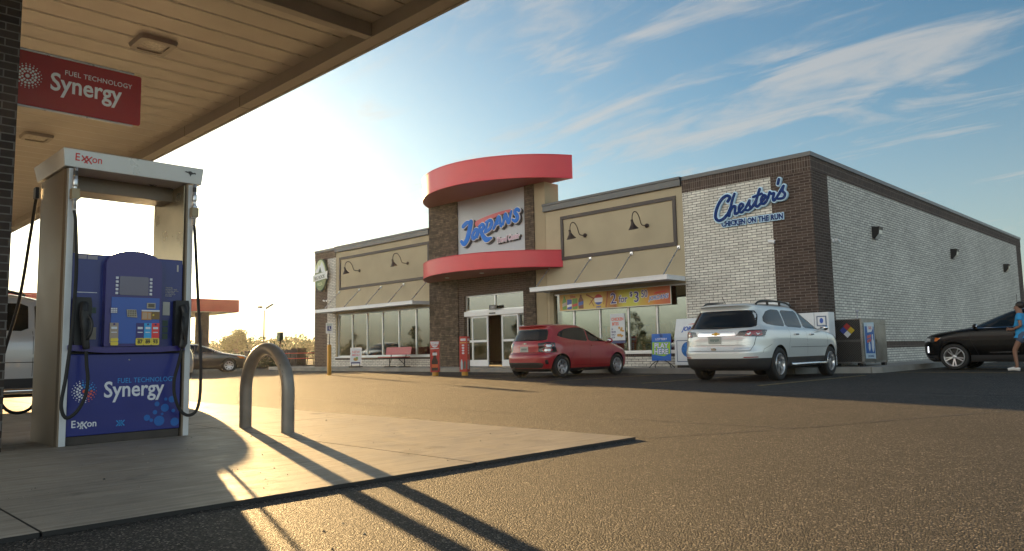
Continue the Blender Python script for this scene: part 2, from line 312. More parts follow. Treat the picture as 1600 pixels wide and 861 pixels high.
def ground_mat(name, kind):
    m, nt, b = pbsdf(name); N = nt.nodes.new; L = nt.links.new
    g = N('ShaderNodeNewGeometry'); pos = g.outputs['Position']
    def noise(scale, detail=5, vec=pos, rough=0.6):
        n = N('ShaderNodeTexNoise'); n.inputs['Scale'].default_value = scale; n.inputs['Detail'].default_value = detail; n.inputs['Roughness'].default_value = rough; L(vec, n.inputs['Vector']); return n.outputs['Fac']
    def rng(x, a, b_, c, d):
        r = N('ShaderNodeMapRange'); L(x, r.inputs[0]); r.inputs[1].default_value = a; r.inputs[2].default_value = b_; r.inputs[3].default_value = c; r.inputs[4].default_value = d; return r.outputs[0]
    def mul(a, b_):
        n = N('ShaderNodeMath'); n.operation = 'MULTIPLY'
        for i, q in enumerate((a, b_)):
            if isinstance(q, (int, float)): n.inputs[i].default_value = q
            else: L(q, n.inputs[i])
        return n.outputs[0]
    def scale(col, f):
        v = N('ShaderNodeVectorMath'); v.operation = 'SCALE'
        if isinstance(col, tuple): v.inputs[0].default_value = col
        else: L(col, v.inputs[0])
        L(f, v.inputs['Scale']); return v.outputs[0]
    def spots(sc_):      # oil drips: small round dark stains with ragged rims
        v = N('ShaderNodeTexVoronoi'); v.inputs['Scale'].default_value = sc_; L(pos, v.inputs['Vector'])
        w = N('ShaderNodeMath'); w.operation = 'MULTIPLY_ADD'; L(noise(9, 4), w.inputs[0]); w.inputs[1].default_value = 0.16; L(v.outputs['Distance'], w.inputs[2])
        return rng(w.outputs[0], 0.13, 0.20, 0.45, 1.0)
    if kind == 'asphalt':
        vo = N('ShaderNodeTexVoronoi'); vo.inputs['Scale'].default_value = 125; L(pos, vo.inputs['Vector'])
        sp = N('ShaderNodeSeparateColor'); L(vo.outputs['Color'], sp.inputs[0])
        cr = N('ShaderNodeValToRGB'); L(sp.outputs[0], cr.inputs[0])
        e = cr.color_ramp.elements; e[0].position = 0.0; e[0].color = (0.006, 0.0055, 0.005, 1); e[1].position = 1.0; e[1].color = (0.34, 0.30, 0.25, 1)
        for p_, c_ in ((0.50, (0.021, 0.019, 0.017, 1)), (0.80, (0.055, 0.049, 0.043, 1)), (0.93, (0.125, 0.11, 0.095, 1))):
            q = e.new(p_); q.color = c_
        f = mul(rng(noise(0.35, 6), 0.3, 0.7, 0.75, 1.25), rng(noise(3.2, 5), 0.3, 0.7, 0.85, 1.18))
        # drip stains and tyre-polished bands
        st = rng(noise(0.9, 3), 0.62, 0.72, 1.0, 0.7)
        L(scale(cr.outputs[0], mul(mul(f, 0.86), mul(st, spots(0.55)))), b.inputs['Base Color'])
        L(rng(noise(40, 3), 0.3, 0.7, 0.62, 0.85), b.inputs['Roughness']); b.inputs['Specular IOR Level'].default_value = 0.35
        fine = noise(160, 4)
        h = N('ShaderNodeMath'); h.operation = 'MULTIPLY_ADD'; L(vo.outputs['Distance'], h.inputs[0]); h.inputs[1].default_value = -60.0; L(fine, h.inputs[2])
        bp = N('ShaderNodeBump'); bp.inputs['Strength'].default_value = 0.55; bp.inputs['Distance'].default_value = 0.006; L(h.outputs[0], bp.inputs['Height']); L(bp.outputs[0], b.inputs['Normal'])
    elif kind == 'concrete':
        mp = N('ShaderNodeMapping'); mp.inputs['Scale'].default_value = (9, 0.8, 1); L(pos, mp.inputs['Vector'])
        br = noise(2.2, 6, mp.outputs[0])
        f = mul(rng(br, 0.32, 0.68, 0.72, 1.2), rng(noise(0.8, 6), 0.3, 0.7, 0.78, 1.15))
        st = rng(noise(1.7, 4), 0.60, 0.74, 1.0, 0.62)
        sp = rng(noise(70, 2), 0.70, 0.78, 1.0, 0.6)
        L(scale((0.30, 0.265, 0.215), mul(f, mul(mul(st, spots(0.9)), sp))), b.inputs['Base Color'])
        L(rng(noise(5, 4), 0.3, 0.7, 0.55, 0.8), b.inputs['Roughness']); b.inputs['Specular IOR Level'].default_value = 0.4
        mp2 = N('ShaderNodeMapping'); mp2.inputs['Scale'].default_value = (160, 6, 1); L(pos, mp2.inputs['Vector'])
        bh = N('ShaderNodeMath'); bh.operation = 'ADD'; L(noise(1, 3, mp2.outputs[0]), bh.inputs[0]); L(noise(55, 5), bh.inputs[1])
        bp = N('ShaderNodeBump'); bp.inputs['Strength'].default_value = 0.35; bp.inputs['Distance'].default_value = 0.006; L(bh.outputs[0], bp.inputs['Height']); L(bp.outputs[0], b.inputs['Normal'])
    elif kind == 'grass':
        f = mul(rng(noise(0.12, 6), 0.3, 0.7, 0.6, 1.3), rng(noise(4, 6), 0.3, 0.7, 0.6, 1.4))
        L(scale((0.085, 0.092, 0.03), f), b.inputs['Base Color']); b.inputs['Roughness'].default_value = 0.9
        bp = N('ShaderNodeBump'); bp.inputs['Strength'].default_value = 0.8; bp.inputs['Distance'].default_value = 0.08; L(noise(6, 8), bp.inputs['Height']); L(bp.outputs[0], b.inputs['Normal'])
    elif kind == 'paint':
        f = rng(noise(14, 6), 0.42, 0.58, 0.0, 1.0)
        mx = N('ShaderNodeMix'); mx.data_type = 'RGBA'; L(f, mx.inputs[0]); mx.inputs[6].default_value = (0.05, 0.045, 0.04, 1); mx.inputs[7].default_value = (0.34, 0.24, 0.05, 1)
        L(mx.outputs[2], b.inputs['Base Color']); b.inputs['Roughness'].default_value = 0.75
    MATS[name] = m
    return m

WHITE_BRICK = brick_mat('white_brick', (0.74, 0.71, 0.64), (0.58, 0.555, 0.50), (0.085, 0.08, 0.075), 0.305, 0.0815, 0.016, bump=0.8)
DARK_BRICK = brick_mat('dark_brick', (0.050, 0.033, 0.027), (0.085, 0.058, 0.047), (0.19, 0.165, 0.145), 0.305, 0.0815, 0.013)
SOLDIER = brick_mat('soldier_brick', (0.050, 0.033, 0.027), (0.085, 0.058, 0.047), (0.20, 0.175, 0.155), 0.2055, 0.078, 0.013, soldier=True, offset=0.0)
STONE = brick_mat('ledge_stone', (0.062, 0.046, 0.036), (0.135, 0.105, 0.078), (0.014, 0.012, 0.010), 0.34, 0.075, 0.008, stone=True, bump=1.0, offset=0.37, squash=0.6)
COLUMN_BRICK = brick_mat('column_brick', (0.035, 0.026, 0.022), (0.06, 0.045, 0.038), (0.13, 0.12, 0.11), 0.2, 0.068, 0.012)
STUCCO = mat('stucco', (0.39, 0.33, 0.225), 0.9, var=0.07, vscale=1.2, bump=0.35, bscale=120)
STUCCO2 = mat('tower_stucco', (0.33, 0.275, 0.18), 0.9, var=0.06, vscale=1.2, bump=0.35, bscale=120)
TRIM = mat('dark_trim', (0.045, 0.034, 0.032), 0.55, var=0.15, vscale=3)
COPING = mat('coping_metal', (0.060, 0.062, 0.066), 0.35, 0.5, var=0.1)
RED = mat('red_panel', (0.60, 0.03, 0.048), 0.42, var=0.05, vscale=1.5, coat=0.12)
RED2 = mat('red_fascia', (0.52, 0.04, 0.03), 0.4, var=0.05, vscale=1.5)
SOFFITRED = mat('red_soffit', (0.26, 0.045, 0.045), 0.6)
WHITEMET = mat('white_metal', (0.72, 0.73, 0.74), 0.38, 0.0, var=0.05, vscale=2, coat=0.2)
SILVER = mat('silver_metal', (0.55, 0.56, 0.58), 0.3, 1.0, var=0.06)
ALU = mat('aluminium_frame', (0.62, 0.63, 0.64), 0.35, 0.7, var=0.05)
DARKFRAME = mat('bronze_frame', (0.05, 0.045, 0.04), 0.4, 0.3)
BLACK = mat('black_plastic', (0.015, 0.015, 0.016), 0.45, var=0.1)
BLACKMET = mat('black_metal', (0.02, 0.02, 0.021), 0.4, 0.3)
RUBBER = mat('rubber', (0.018, 0.018, 0.018), 0.75, var=0.2, vscale=20)
GLASS = glass_mat('storefront_glass', 0.15, (0.62, 0.68, 0.62))
DOORGLASS = glass_mat('door_glass', 0.10, (0.55, 0.58, 0.54))
PANEL = mat('sign_panel', (0.38, 0.42, 0.46), 0.5, var=0.03)
WALLIN = mat('interior_wall', (0.35, 0.32, 0.26), 0.9)
DARKIN = mat('dark_interior', (0.06, 0.05, 0.045), 0.9)
ROOF = mat('white_roof', (0.75, 0.74, 0.72), 0.8)
ASPHALT = ground_mat('asphalt', 'asphalt'); CONCRETE = ground_mat('concrete', 'concrete'); GRASS = ground_mat('grass', 'grass'); PAINT = ground_mat('yellow_line_paint', 'paint')
WALK = mat('sidewalk_concrete', (0.30, 0.285, 0.26), 0.85, var=0.15, vscale=1.5, bump=0.3, bscale=60)
def flat(name, col, rough=0.5): return mat('c_'+name, col, rough)
# ------------------------------------------------------------------ setting
def sheet(name, poly, z, m, kind='structure', thick=None):
    b = MB()
    if thick: b.prism(poly, z-thick, z, 0)
    else: b.add([(x, y, z) for x, y in poly], [tuple(range(len(poly)))], 0)
    o = b.build(name, m); o['kind'] = kind
    return o
sheet('ground', [(-3000,-3000),(3000,-3000),(3000,3000),(-3000,3000)], -0.03, GRASS)
sheet('asphalt_lot', [(-95,-46),(60,-46),(60,45),(3,45),(3,32),(-26,32),(-26,9),(-44,9),(-44,34),(-95,34)], 0.0, ASPHALT)
sheet('sidewalk', [(-27.6,-1.6),(-0.9,-1.6),(-0.2,-1.35),(0.1,-0.7),(0.9,-0.35),(1.35,-0.2),(1.5,0.1),(1.52,8.0),(1.3,27.5),(-0.05,27.5),(-0.05,0.1),(-26.6,0.1),(-26.6,4.0),(-31.5,4.0),(-31.5,0.2),(-30.8,-0.5),(-28.2,-1.2)], 0.15, WALK, thick=0.25)
kb = MB()
kp = [(-27.6,-1.6),(-0.9,-1.6),(-0.2,-1.35),(0.1,-0.7),(0.9,-0.35),(1.35,-0.2),(1.5,0.1),(1.52,8.0),(1.3,27.5)]
KERB = mat('kerb_concrete', (0.24, 0.23, 0.21), 0.85, var=0.2, vscale=2)
for a, b_ in zip(kp[:-1], kp[1:]):
    d = (Vector(b_)-Vector(a)).normalized(); nn = Vector((d.y, -d.x))*0.06
    kb.prism([(a[0]+nn.x-0.01*d.x, a[1]+nn.y-0.01*d.y), (b_[0]+nn.x, b_[1]+nn.y), (b_[0]-nn.x*1.5, b_[1]-nn.y*1.5), (a[0]-nn.x*1.5, a[1]-nn.y*1.5)], -0.05, 0.155, 0)
o = kb.build('kerb', KERB, bevel=0.02); o['kind'] = 'structure'
# concrete forecourt in slabs with open joints over a dark bed
fb = MB(); bed = mat('filler_and_edge_shade', (0.03, 0.028, 0.026), 0.9)
def slab(x0, x1, y0, y1): fb.add([(x0,y0,.021),(x1,y0,.021),(x1,y1,.021),(x0,y1,.021)], [(0,1,2,3)], 0); fb.add([(x0,y0,-.1),(x1,y0,-.1),(x1,y1,-.1),(x0,y1,-.1),(x0,y0,.021),(x1,y0,.021),(x1,y1,.021),(x0,y1,.021)], [(0,1,5,4),(1,2,6,5),(2,3,7,6),(3,0,4,7)], 1)  # slab sides take the dark colour too: the edge's shadow line painted in
fxs = [-24, -18.2, -12.2, -6.4, 0.87, 4.92]; fys = [-29.5, -24.8, -20.04, -17.52, -15.72]
for i in range(5):
    for j in range(4):
        slab(fxs[i]+(0.006 if i else 0), fxs[i+1]-(0.006 if i < 4 else 0), fys[j]+(0.006 if j else 0), fys[j+1]-(0.006 if j < 3 else 0))
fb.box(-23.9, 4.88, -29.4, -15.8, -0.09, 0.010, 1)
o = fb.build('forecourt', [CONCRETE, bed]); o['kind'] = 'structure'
lb = MB()
for x in (1.75, -1.0, -3.75, -6.5, -9.25): lb.box(x-0.05, x+0.05, -7.2, -1.75, 0.001, 0.004)
for y in (0.55, 3.95, 6.7): lb.box(1.75, 7.0, y-0.05, y+0.05, 0.001, 0.004)
o = lb.build('parking_lines', PAINT); o['kind'] = 'structure'

# ------------------------------------------------------------------ the shop building
BL = -26.78; BD = 26.45; HT = 6.27
store = thing('store_building', 'single storey brick and tan stucco shop with a round red canopy over its entrance', 'shop')
def part(name, mb, m, parent=store, bevel=0, label=None):
    o = mb.build(name, m, parent, bevel=bevel)
    if label: o['label'] = label
    return o
# left end brick pier
b = MB(); b.box(BL, -25.55, 0, 0.5, 0, 5.742); part('brick_pier', b, DARK_BRICK, label='dark brown brick pier at the left end')
b = MB(); b.box(-25.55, -24.76, 0, 0.5, 0, 5.742); part('brick_pier', b, WHITE_BRICK, label='white brick strip beside the dark left pier')
b = MB(); b.box(BL-0.006, -24.757, -0.012, 0.5, 5.742, 6.14); part('brick_band', b, SOLDIER)
# right white pier and dark corner
b = MB(); b.box(-4.21, -1.21, 0, 0.5, 0, 5.742); part('brick_wall', b, WHITE_BRICK, label='white brick front wall with dark joints')
b = MB(); b.box(-1.21, 0, 0, 1.146, 0, 5.742); part('brick_pier', b, DARK_BRICK, label='dark brown brick pier at the right corner')
b = MB(); b.box(-0.5, 0, 1.146, 25.4, 0, 0.625); b.box(-0.5, 0, 1.146, 25.4, 0.845, 5.742); part('brick_wall', b, WHITE_BRICK, label='long white brick side wall')
b = MB(); b.box(-0.5, 0.004, 1.146, 25.4, 0.625, 0.845); part('brick_band', b, SOLDIER, label='low brown soldier course along the side wall')
b = MB(); b.box(-1.0, 0, 25.4, BD, 0, 5.742); part('brick_pier', b, DARK_BRICK, label='dark brown brick strip at the far end of the side wall')
b = MB(); b.box(-4.215, 0.012, -0.012, 0.5, 5.742, 6.14); b.box(-0.5, 0.012, 0.5, BD+.006, 5.742, 6.14); part('brick_band', b, SOLDIER, label='two row brown soldier course under the roof edge')
# stucco bays with window openings
def bay(x0, x1, wx0, wx1, z0, z1):
    b = MB(); y0, y1 = 0.012, 0.42
    b.box(x0, x1, y0, y1, z1, 5.98); b.box(x0, wx0, y0, y1, 0, z1); b.box(wx1, x1, y0, y1, 0, z1)
    part('stucco_wall', b, STUCCO)
bay(-24.755, -17.12, -24.66, -17.13, 0.5, 2.80); bay(-10.2, -4.214, -10.08, -4.22, 0.5, 2.84)
def knee(x0, x1):
    b = MB(); b.box(x0, x1, 0.0, 0.36, 0, 0.50); part('knee_wall', b, WHITE_BRICK)
    b = MB(); b.box(x0, x1, -0.015, 0.36, 0.502, 0.585); part('brick_band', b, SOLDIER, label='dark rowlock course under the shop window')
    b = MB(); b.box(x0, x1, -0.05, 0.36, 0.586, 0.645); part('window_sill', b, ALU, bevel=0.006)
knee(-24.756, -17.12); knee(-9.9, -4.214)
# coping
def coping(x0, x1, y0=-0.07, y1=0.5, z0=6.06, z1=HT, m=COPING):
    b = MB(); b.box(x0, x1, y0, y1, z0, z1); return b
b = coping(-24.75, -17.12, -0.09, 0.5, 5.985); b.box(-24.75, -17.12, -0.12, 0.5, HT-0.07, HT+0.012); part('coping', b, COPING, bevel=0.008)
b = coping(-10.26, -4.225, -0.09, 0.5, 5.985); b.box(-10.27, -4.225, -0.12, 0.5, HT-0.07, HT+0.012); part('coping', b, COPING, bevel=0.008)
b = coping(BL-0.03, -24.752, -0.04, 0.5, 6.142); part('coping', b, COPING, bevel=0.006)
b = coping(-4.222, 0.04, -0.04, 0.5, 6.142); b.box(-0.5, 0.04, 0.5, BD+0.04, 6.142, HT); part('coping', b, COPING, bevel=0.006)
# trim frames
def frame2d(x0, x1, z0, z1, w, y0, y1):
    b = MB(); b.box(x0, x1, y0, y1, z1-w, z1); b.box(x0, x1, y0, y1, z0, z0+w); b.box(x0, x0+w, y0, y1, z0+w, z1-w); b.box(x1-w, x1, y0, y1, z0+w, z1-w); return b
part('trim_frame', frame2d(-24.42, -17.14, 4.02, 5.69, 0.125, -0.035, 0.013), TRIM, bevel=0.005)
part('trim_frame', frame2d(-9.43, -4.46, 4.06, 5.70, 0.125, -0.035, 0.013), TRIM, bevel=0.005)
# windows
def storefront(x0, x1, z0, z1, mulls, mid=None):
    y = 0.13
    f = MB(); w = 0.055
    f.box(x0, x1, y-0.05, y+0.06, z1-w, z1); f.box(x0, x1, y-0.05, y+0.06, z0, z0+w)
    xs = [x0]+mulls+[x1]
    for i, x in enumerate(xs):
        a = x if i == 0 else (x-2*w/2 if i < len(xs)-1 else x-w)
        f.box(a, a+w, y-0.05, y+0.06, z0+w, z1-w)
    for x in mulls: f.box(x-w-0.036, x-w-0.002, y-0.02, y+0.05, z0+w, z1-w, 1)
    o = part('storefront_window', f, [ALU, DARKFRAME], bevel=0.004)
    for i in range(len(xs)-1):
        p = MB(); p.box(xs[i]+0.01, xs[i+1]-0.01, y-0.004, y+0.004, z0+0.02, z1-0.02); p.build('pane', GLASS, o)
    return o
storefront(-24.64, -17.13, 0.645, 2.79, [-23.34, -22.05, -20.78, -19.50, -18.22])
storefront(-10.06, -4.22, 0.645, 2.83, [-8.96, -7.77, -6.54, -5.38])
b = MB(); b.box(-10.16, -9.90, 0.02, 0.4, 0, 2.84); part('window_jamb', b, STUCCO2)
# tower
b = MB(); b.box(-17.12, -15.23, -0.05, 0.45, 0, 7.17); part('stone_wall', b, STONE, label='rough ledge stone wall left of the entrance')
b = MB(); b.box(-11.23, -10.75, -0.06, 0.3, 0, 7.17); part('stone_pier', b, STONE, label='narrow ledge stone pier right of the entrance')
b = MB(); b.box(-15.23, -14.90, 0, 0.45, 0, 3.85); b.box(-11.44, -11.232, 0, 0.3, 0, 3.85); b.box(-14.90, -11.44, 0, 0.45, 3.09, 3.85); part('brick_wall', b, DARK_BRICK, label='dark brick wall round the entrance doors')
b = MB(); b.box(-15.23, -11.232, 0.02, 0.4, 3.85, 7.17); part('sign_wall', b, PANEL, label='smooth pale grey panel behind the shop sign')
b = MB(); b.box(-10.748, -10.2, 0.0, 0.42, 0, 7.17); b.box(-16.9, -10.21, 0.42, 0.8, 5.6, 7.17); part('tower_wall', b, STUCCO2)
# round canopies: a bow in plan, chord on the facade
def bow(y0, R=4.58, cx=-13.27, cy=2.41, n=56):
    a0 = math.asin((cy-y0)/R); pts = []
    for i in range(n+1):
        a = -math.pi + a0 + (math.pi-2*a0)*i/n
        pts.append((cx+R*math.cos(a), cy+R*math.sin(a)))
    return pts
def canopy_disc(y0, z0, z1, label):
    p = bow(y0); n = len(p)
    b = MB()
    a = [(x, y, z0) for x, y in p]; c = [(x, y, z1) for x, y in p]
    b.add(a+c, [(i, i+1, n+i+1, n+i) for i in range(n-1)], 0, True)
    b.add([a[-1], a[0], c[0], c[-1]], [(0,1,2,3)], 0)
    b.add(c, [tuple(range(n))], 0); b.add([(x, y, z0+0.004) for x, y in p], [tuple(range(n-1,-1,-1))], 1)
    # rolled edges top and bottom
    for zz in (z0+0.012, z1-0.012): b.tube([(x, y, zz) for x, y in p], 0.016, 6, 0)
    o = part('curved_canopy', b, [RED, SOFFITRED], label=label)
    return o
canopy_disc(0.42, 7.17, 8.07, 'upper red bow shaped canopy on top of the entrance tower')
lowc = canopy_disc(0.0, 3.82, 4.46, 'lower red bow shaped canopy over the doors')
for x, y in ((-14.9, -0.9), (-12.7, -1.0)):
    b = MB(); b.lathe([(0.0001, 3.806), (0.07, 3.806), (0.09, 3.812), (0.09, 3.825)], 18, 0); b.build('recessed_light', flat('can_trim', (0.7,0.68,0.62)), lowc)
    lowc.children[-1].location = (x, y, 0)
# entrance: transom, header, sliding doors
yd = 0.16
t = MB()
def rect_frame(b, x0, x1, z0, z1, w, y0, y1, wb=None):
    wb = wb or w
    b.box(x0, x1, y0, y1, z1-w, z1); b.box(x0, x1, y0, y1, z0, z0+wb); b.box(x0, x0+w, y0, y1, z0+wb, z1-w); b.box(x1-w, x1, y0, y1, z0+wb, z1-w)
rect_frame(t, -14.90, -11.44, 2.43, 3.09, 0.05, yd-0.05, yd+0.06); t.box(-13.165, -13.115, yd-0.05, yd+0.06, 2.48, 3.04)
tr = part('transom_window', t, ALU, bevel=0.004)
for x0, x1 in ((-14.86, -13.16), (-13.12, -11.48)):
    b = MB(); b.box(x0, x1, yd-0.004, yd+0.004, 2.46, 3.06); b.build('pane', GLASS, tr)
b = MB(); b.box(-14.90, -11.44, yd-0.16, yd+0.08, 2.22, 2.427); part('door_header', b, WHITEMET, bevel=0.01)
hs = MB(); hs.box(-13.35, -13.0, yd-0.20, yd-0.162, 2.275, 2.325); hs.build('motion_sensor', BLACK, store, bevel=0.01)
def leaf(name, x0, x1, y, w=0.07, rail=True, m=WHITEMET):
    b = MB(); rect_frame(b, x0, x1, 0.17, 2.215, w, y-0.025, y+0.025, 0.26)
    if rail: b.box(x0+w, x1-w, y-0.024, y+0.024, 1.15, 1.24)
    o = part(name, b, m, bevel=0.004)
    b = MB(); b.box(x0+w-0.01, x1-w+0.01, y-0.004, y+0.004, 0.42, 2.16); b.build('pane', DOORGLASS, o)
    return o
leaf('side_light', -14.885, -14.45, yd+0.02, 0.045); leaf('side_light', -11.85, -11.455, yd+0.02, 0.045)
l1 = leaf('sliding_door', -14.50, -13.53, yd-0.07); l2 = leaf('sliding_door', -12.74, -11.80, yd-0.07)
b = MB(); b.box(-11.79, -11.5, yd-0.010, yd-0.006, 1.45, 1.75); b.build('door_sticker', flat('door_sticker', (0.55, 0.6, 0.75)), store)
# awnings with rods
def awning(x0, x1, z0, z1, proj, rods, ztop):
    b = MB(); b.box(x0, x1, -proj, -proj+0.05, z0, z1); b.box(x0, x0+0.05, -proj+0.05, 0.0, z0, z1); b.box(x1-0.05, x1, -proj+0.05, 0.0, z0, z1); b.box(x0+0.05, x1-0.05, -proj+0.05, 0.0, z0+0.05, z0+0.08)
    b.box(x0-0.012, x1+0.012, -proj-0.012, -proj+0.03, z1-0.03, z1+0.008)
    o = part('awning', b, WHITEMET, bevel=0.005)
    for xr in rods:
        r = MB(); r.tube([(xr, -proj+0.08, z1-0.01), (xr, -0.012, ztop)], 0.022, 8); r.box(xr-0.05, xr+0.05, -0.02, 0.011, ztop-0.06, ztop+0.06); r.bar((xr, -proj+0.02, z1-0.005), (xr, -proj+0.14, z1-0.005), 0.07, 0.03)
        r.build('support_rod', SILVER, o)
    return o
awning(-25.1, -17.135, 2.87, 3.02, 0.98, (-24.43, -22.62, -20.81, -19.04, -17.36), 3.91)
awning(-10.1, -4.225, 2.89, 3.04, 1.05, (-9.88, -8.07, -6.28, -4.42), 3.99)
# shell: other walls, roof, floor and the inside
b = MB(); b.box(BL+0.2, -0.3, BD-0.3, BD, 0, 6.1); b.box(-0.9, -0.52, 0.5, BD-0.3, 3.3, 6.0)
# left end wall with three window openings
zs0, zs1 = 0.75, 2.55
ops = [(1.1, 2.5), (2.9, 4.3), (4.9, 6.6)]
yy = 0.5
for a, c in ops:
    b.box(BL, BL+0.3, yy, a, zs0, zs1); yy = c
b.box(BL, BL+0.3, yy, BD-0.3, zs0, zs1); b.box(BL, BL+0.3, 0.5, BD-0.3, 0, zs0); b.box(BL, BL+0.3, 0.5, BD-0.3, zs1, 6.14)
part('rear_wall', b, DARK_BRICK)
b = MB(); b.box(BL+0.3, -0.5, 0.5, BD-0.3, 5.5, 5.6); part('roof', b, ROOF)
b = MB(); b.box(BL+0.3, -0.5, 0.5, 12.0, 3.25, 3.3); b.box(BL+0.3, -0.5, 12.0, 12.1, 0.15, 3.3); part('interior_lining', b, WALLIN)
b = MB(); b.box(BL+0.3, -0.5, 0.42, 12.0, 0.10, 0.155); part('interior_floor', b, DARKIN)
for a, c in ops[:2]:
    b = MB(); b.box(BL+0.34, BL+0.36, a+0.35, c-0.3, 1.2, 1.95); part('window_poster', b, flat('poster_back', (0.16, 0.17, 0.15)))
# ------------------------------------------------------------------ fuel canopy
SOFFIT = bpy.data.materials.new('soffit_panel'); SOFFIT.use_nodes = True
def soffit_nodes():
    nt = SOFFIT.node_tree; b = nt.nodes['Principled BSDF']; N = nt.nodes.new; L = nt.links.new
    g = N('ShaderNodeNewGeometry'); s = N('ShaderNodeSeparateXYZ'); L(g.outputs['Position'], s.inputs[0])
    n = N('ShaderNodeTexNoise'); n.inputs['Scale'].default_value = 1.3; n.inputs['Detail'].default_value = 6; L(g.outputs['Position'], n.inputs['Vector'])
    r = N('ShaderNodeMapRange'); r.inputs[1].default_value = .3; r.inputs[2].default_value = .7; r.inputs[3].default_value = .88; r.inputs[4].default_value = 1.08; L(n.outputs['Fac'], r.inputs[0])
    v = N('ShaderNodeVectorMath'); v.operation = 'SCALE'; v.inputs[0].default_value = (0.46, 0.40, 0.32); L(r.outputs[0], v.inputs['Scale']); L(v.outputs[0], b.inputs['Base Color'])
    b.inputs['Roughness'].default_value = 0.32
    n2 = N('ShaderNodeTexNoise'); n2.inputs['Scale'].default_value = 240; L(g.outputs['Position'], n2.inputs['Vector'])
    bp = N('ShaderNodeBump'); bp.inputs['Strength'].default_value = 0.25; bp.inputs['Distance'].default_value = 0.004; L(n2.outputs['Fac'], bp.inputs['Height']); L(bp.outputs[0], b.inputs['Normal'])
soffit_nodes()
CANTRIM = mat('canopy_trim', (0.34, 0.29, 0.235), 0.45, var=0.08, vscale=2)
fc = thing('fuel_canopy', 'big flat fuel station canopy with a pale panelled underside and brick column', 'canopy')
CX0, CX1, CY0, CY1 = -22.0, 5.2, -27.0, -15.8
b = MB(); x = -21.82+0.03; k = 0
while x < CX1-0.2:                       # soffit planks with V joints
    x2 = min(x+0.42, CX1-0.19)
    b.add([(x+0.010, CY0+.17, 4.672), (x2-0.010, CY0+.17, 4.672), (x2-0.010, CY1-.175, 4.672), (x+0.010, CY1-.175, 4.672)], [(3,2,1,0)])
    b.add([(x-0.010, CY0+.17, 4.684), (x+0.010, CY0+.17, 4.672), (x+0.010, CY1-.175, 4.672), (x-0.010, CY1-.175, 4.684)], [(3,2,1,0)], 1)
    x = x2
b.build('soffit', [SOFFIT, mat('soffit_joint', (0.07, 0.055, 0.04), 0.8)], fc)
b = MB()
for (x0, x1, y0, y1) in ((CX0, CX1, CY1-0.175, CY1), (CX0, CX1, CY0, CY0+0.17), (CX0, CX0+0.175, CY0+0.17, CY1-0.175), (CX1-0.18, CX1, CY0+0.17, CY1-0.175)):
    b.box(x0, x1, y0, y1, 4.50, 4.80, 0)
b.box(CX0-.04, CX1+.04, CY1+.001, CY1+.04, 4.49, 4.512, 0); b.box(CX1+.001, CX1+.04, CY0, CY1, 4.49, 4.512, 0)
for xx in (-13.2, -8.6, -4.0, -1.94, 3.5): b.box(xx-0.004, xx+0.004, CY1-0.178, CY1+0.002, 4.497, 4.70, 2)
b.box(CX0-0.02, CX1+0.02, CY1+0.001, CY1+0.03, 4.515, 5.42, 1); b.box(CX0-0.02, CX1+0.02, CY0-0.03, CY0-0.001, 4.515, 5.42, 1)
b.box(CX1+0.001, CX1+0.03, CY0, CY1, 4.515, 5.42, 1); b.box(CX0-0.03, CX0-0.001, CY0, CY1, 4.515, 5.42, 1)
b.build('fascia', [CANTRIM, RED2, BLACK], fc)
b = MB(); b.box(CX0, CX1, CY0, CY1, 4.86, 5.2); b.build('roof_deck', ROOF, fc)
b = MB(); b.box(1.38, 1.50, CY0+0.18, CY1-0.18, 4.50, 4.668); b.build('soffit_beam', CANTRIM, fc, bevel=0.006)
for (x0, y0) in ((0.5, -20.42), (-15.0, -23.4)):
    b = MB(); b.box(x0, x0+0.9, y0, y0+0.93, 0.015, 4.672); b.build('brick_column', COLUMN_BRICK, fc)
def canopy_light(x, y, label):
    t = thing('canopy_light', label, 'light', (x, y, 4.671), group='flush lights under the fuel canopy')
    b = MB(); q = rrect(-0.25, 0.25, -0.23, 0.23, 0.07)
    q2 = rrect(-0.17, 0.17, -0.15, 0.15, 0.04)
    n = len(q)
    b.add([(x_, y_, 0) for x_, y_ in q]+[(x_*.93, y_*.93, -0.05) for x_, y_ in q]+[(x_, y_, -0.055) for x_, y_ in q2]+[(x_, y_, -0.035) for x_, y_ in q2],
          [(i, (i+1)%n, n+(i+1)%n, n+i) for i in range(n)]+[(n+i, n+(i+1)%n, 2*n+(i+1)%n, 2*n+i) for i in range(n)]+[(2*n+i, 2*n+(i+1)%n, 3*n+(i+1)%n, 3*n+i) for i in range(n)], 0)
    b.build('housing', CANTRIM, t)
    b = MB(); b.prism(q2, -0.036, -0.034); b.build('lens', mat('lens_glass', (0.55, 0.5, 0.4), 0.12, var=0.3, vscale=40, bump=0.6, bscale=60), t)
canopy_light(-0.83, -17.63, 'flush square canopy light nearest the outer canopy edge, above the fuel pump')
canopy_light(-6.25, -17.64, 'flush square canopy light further back, below the red hanging banner')

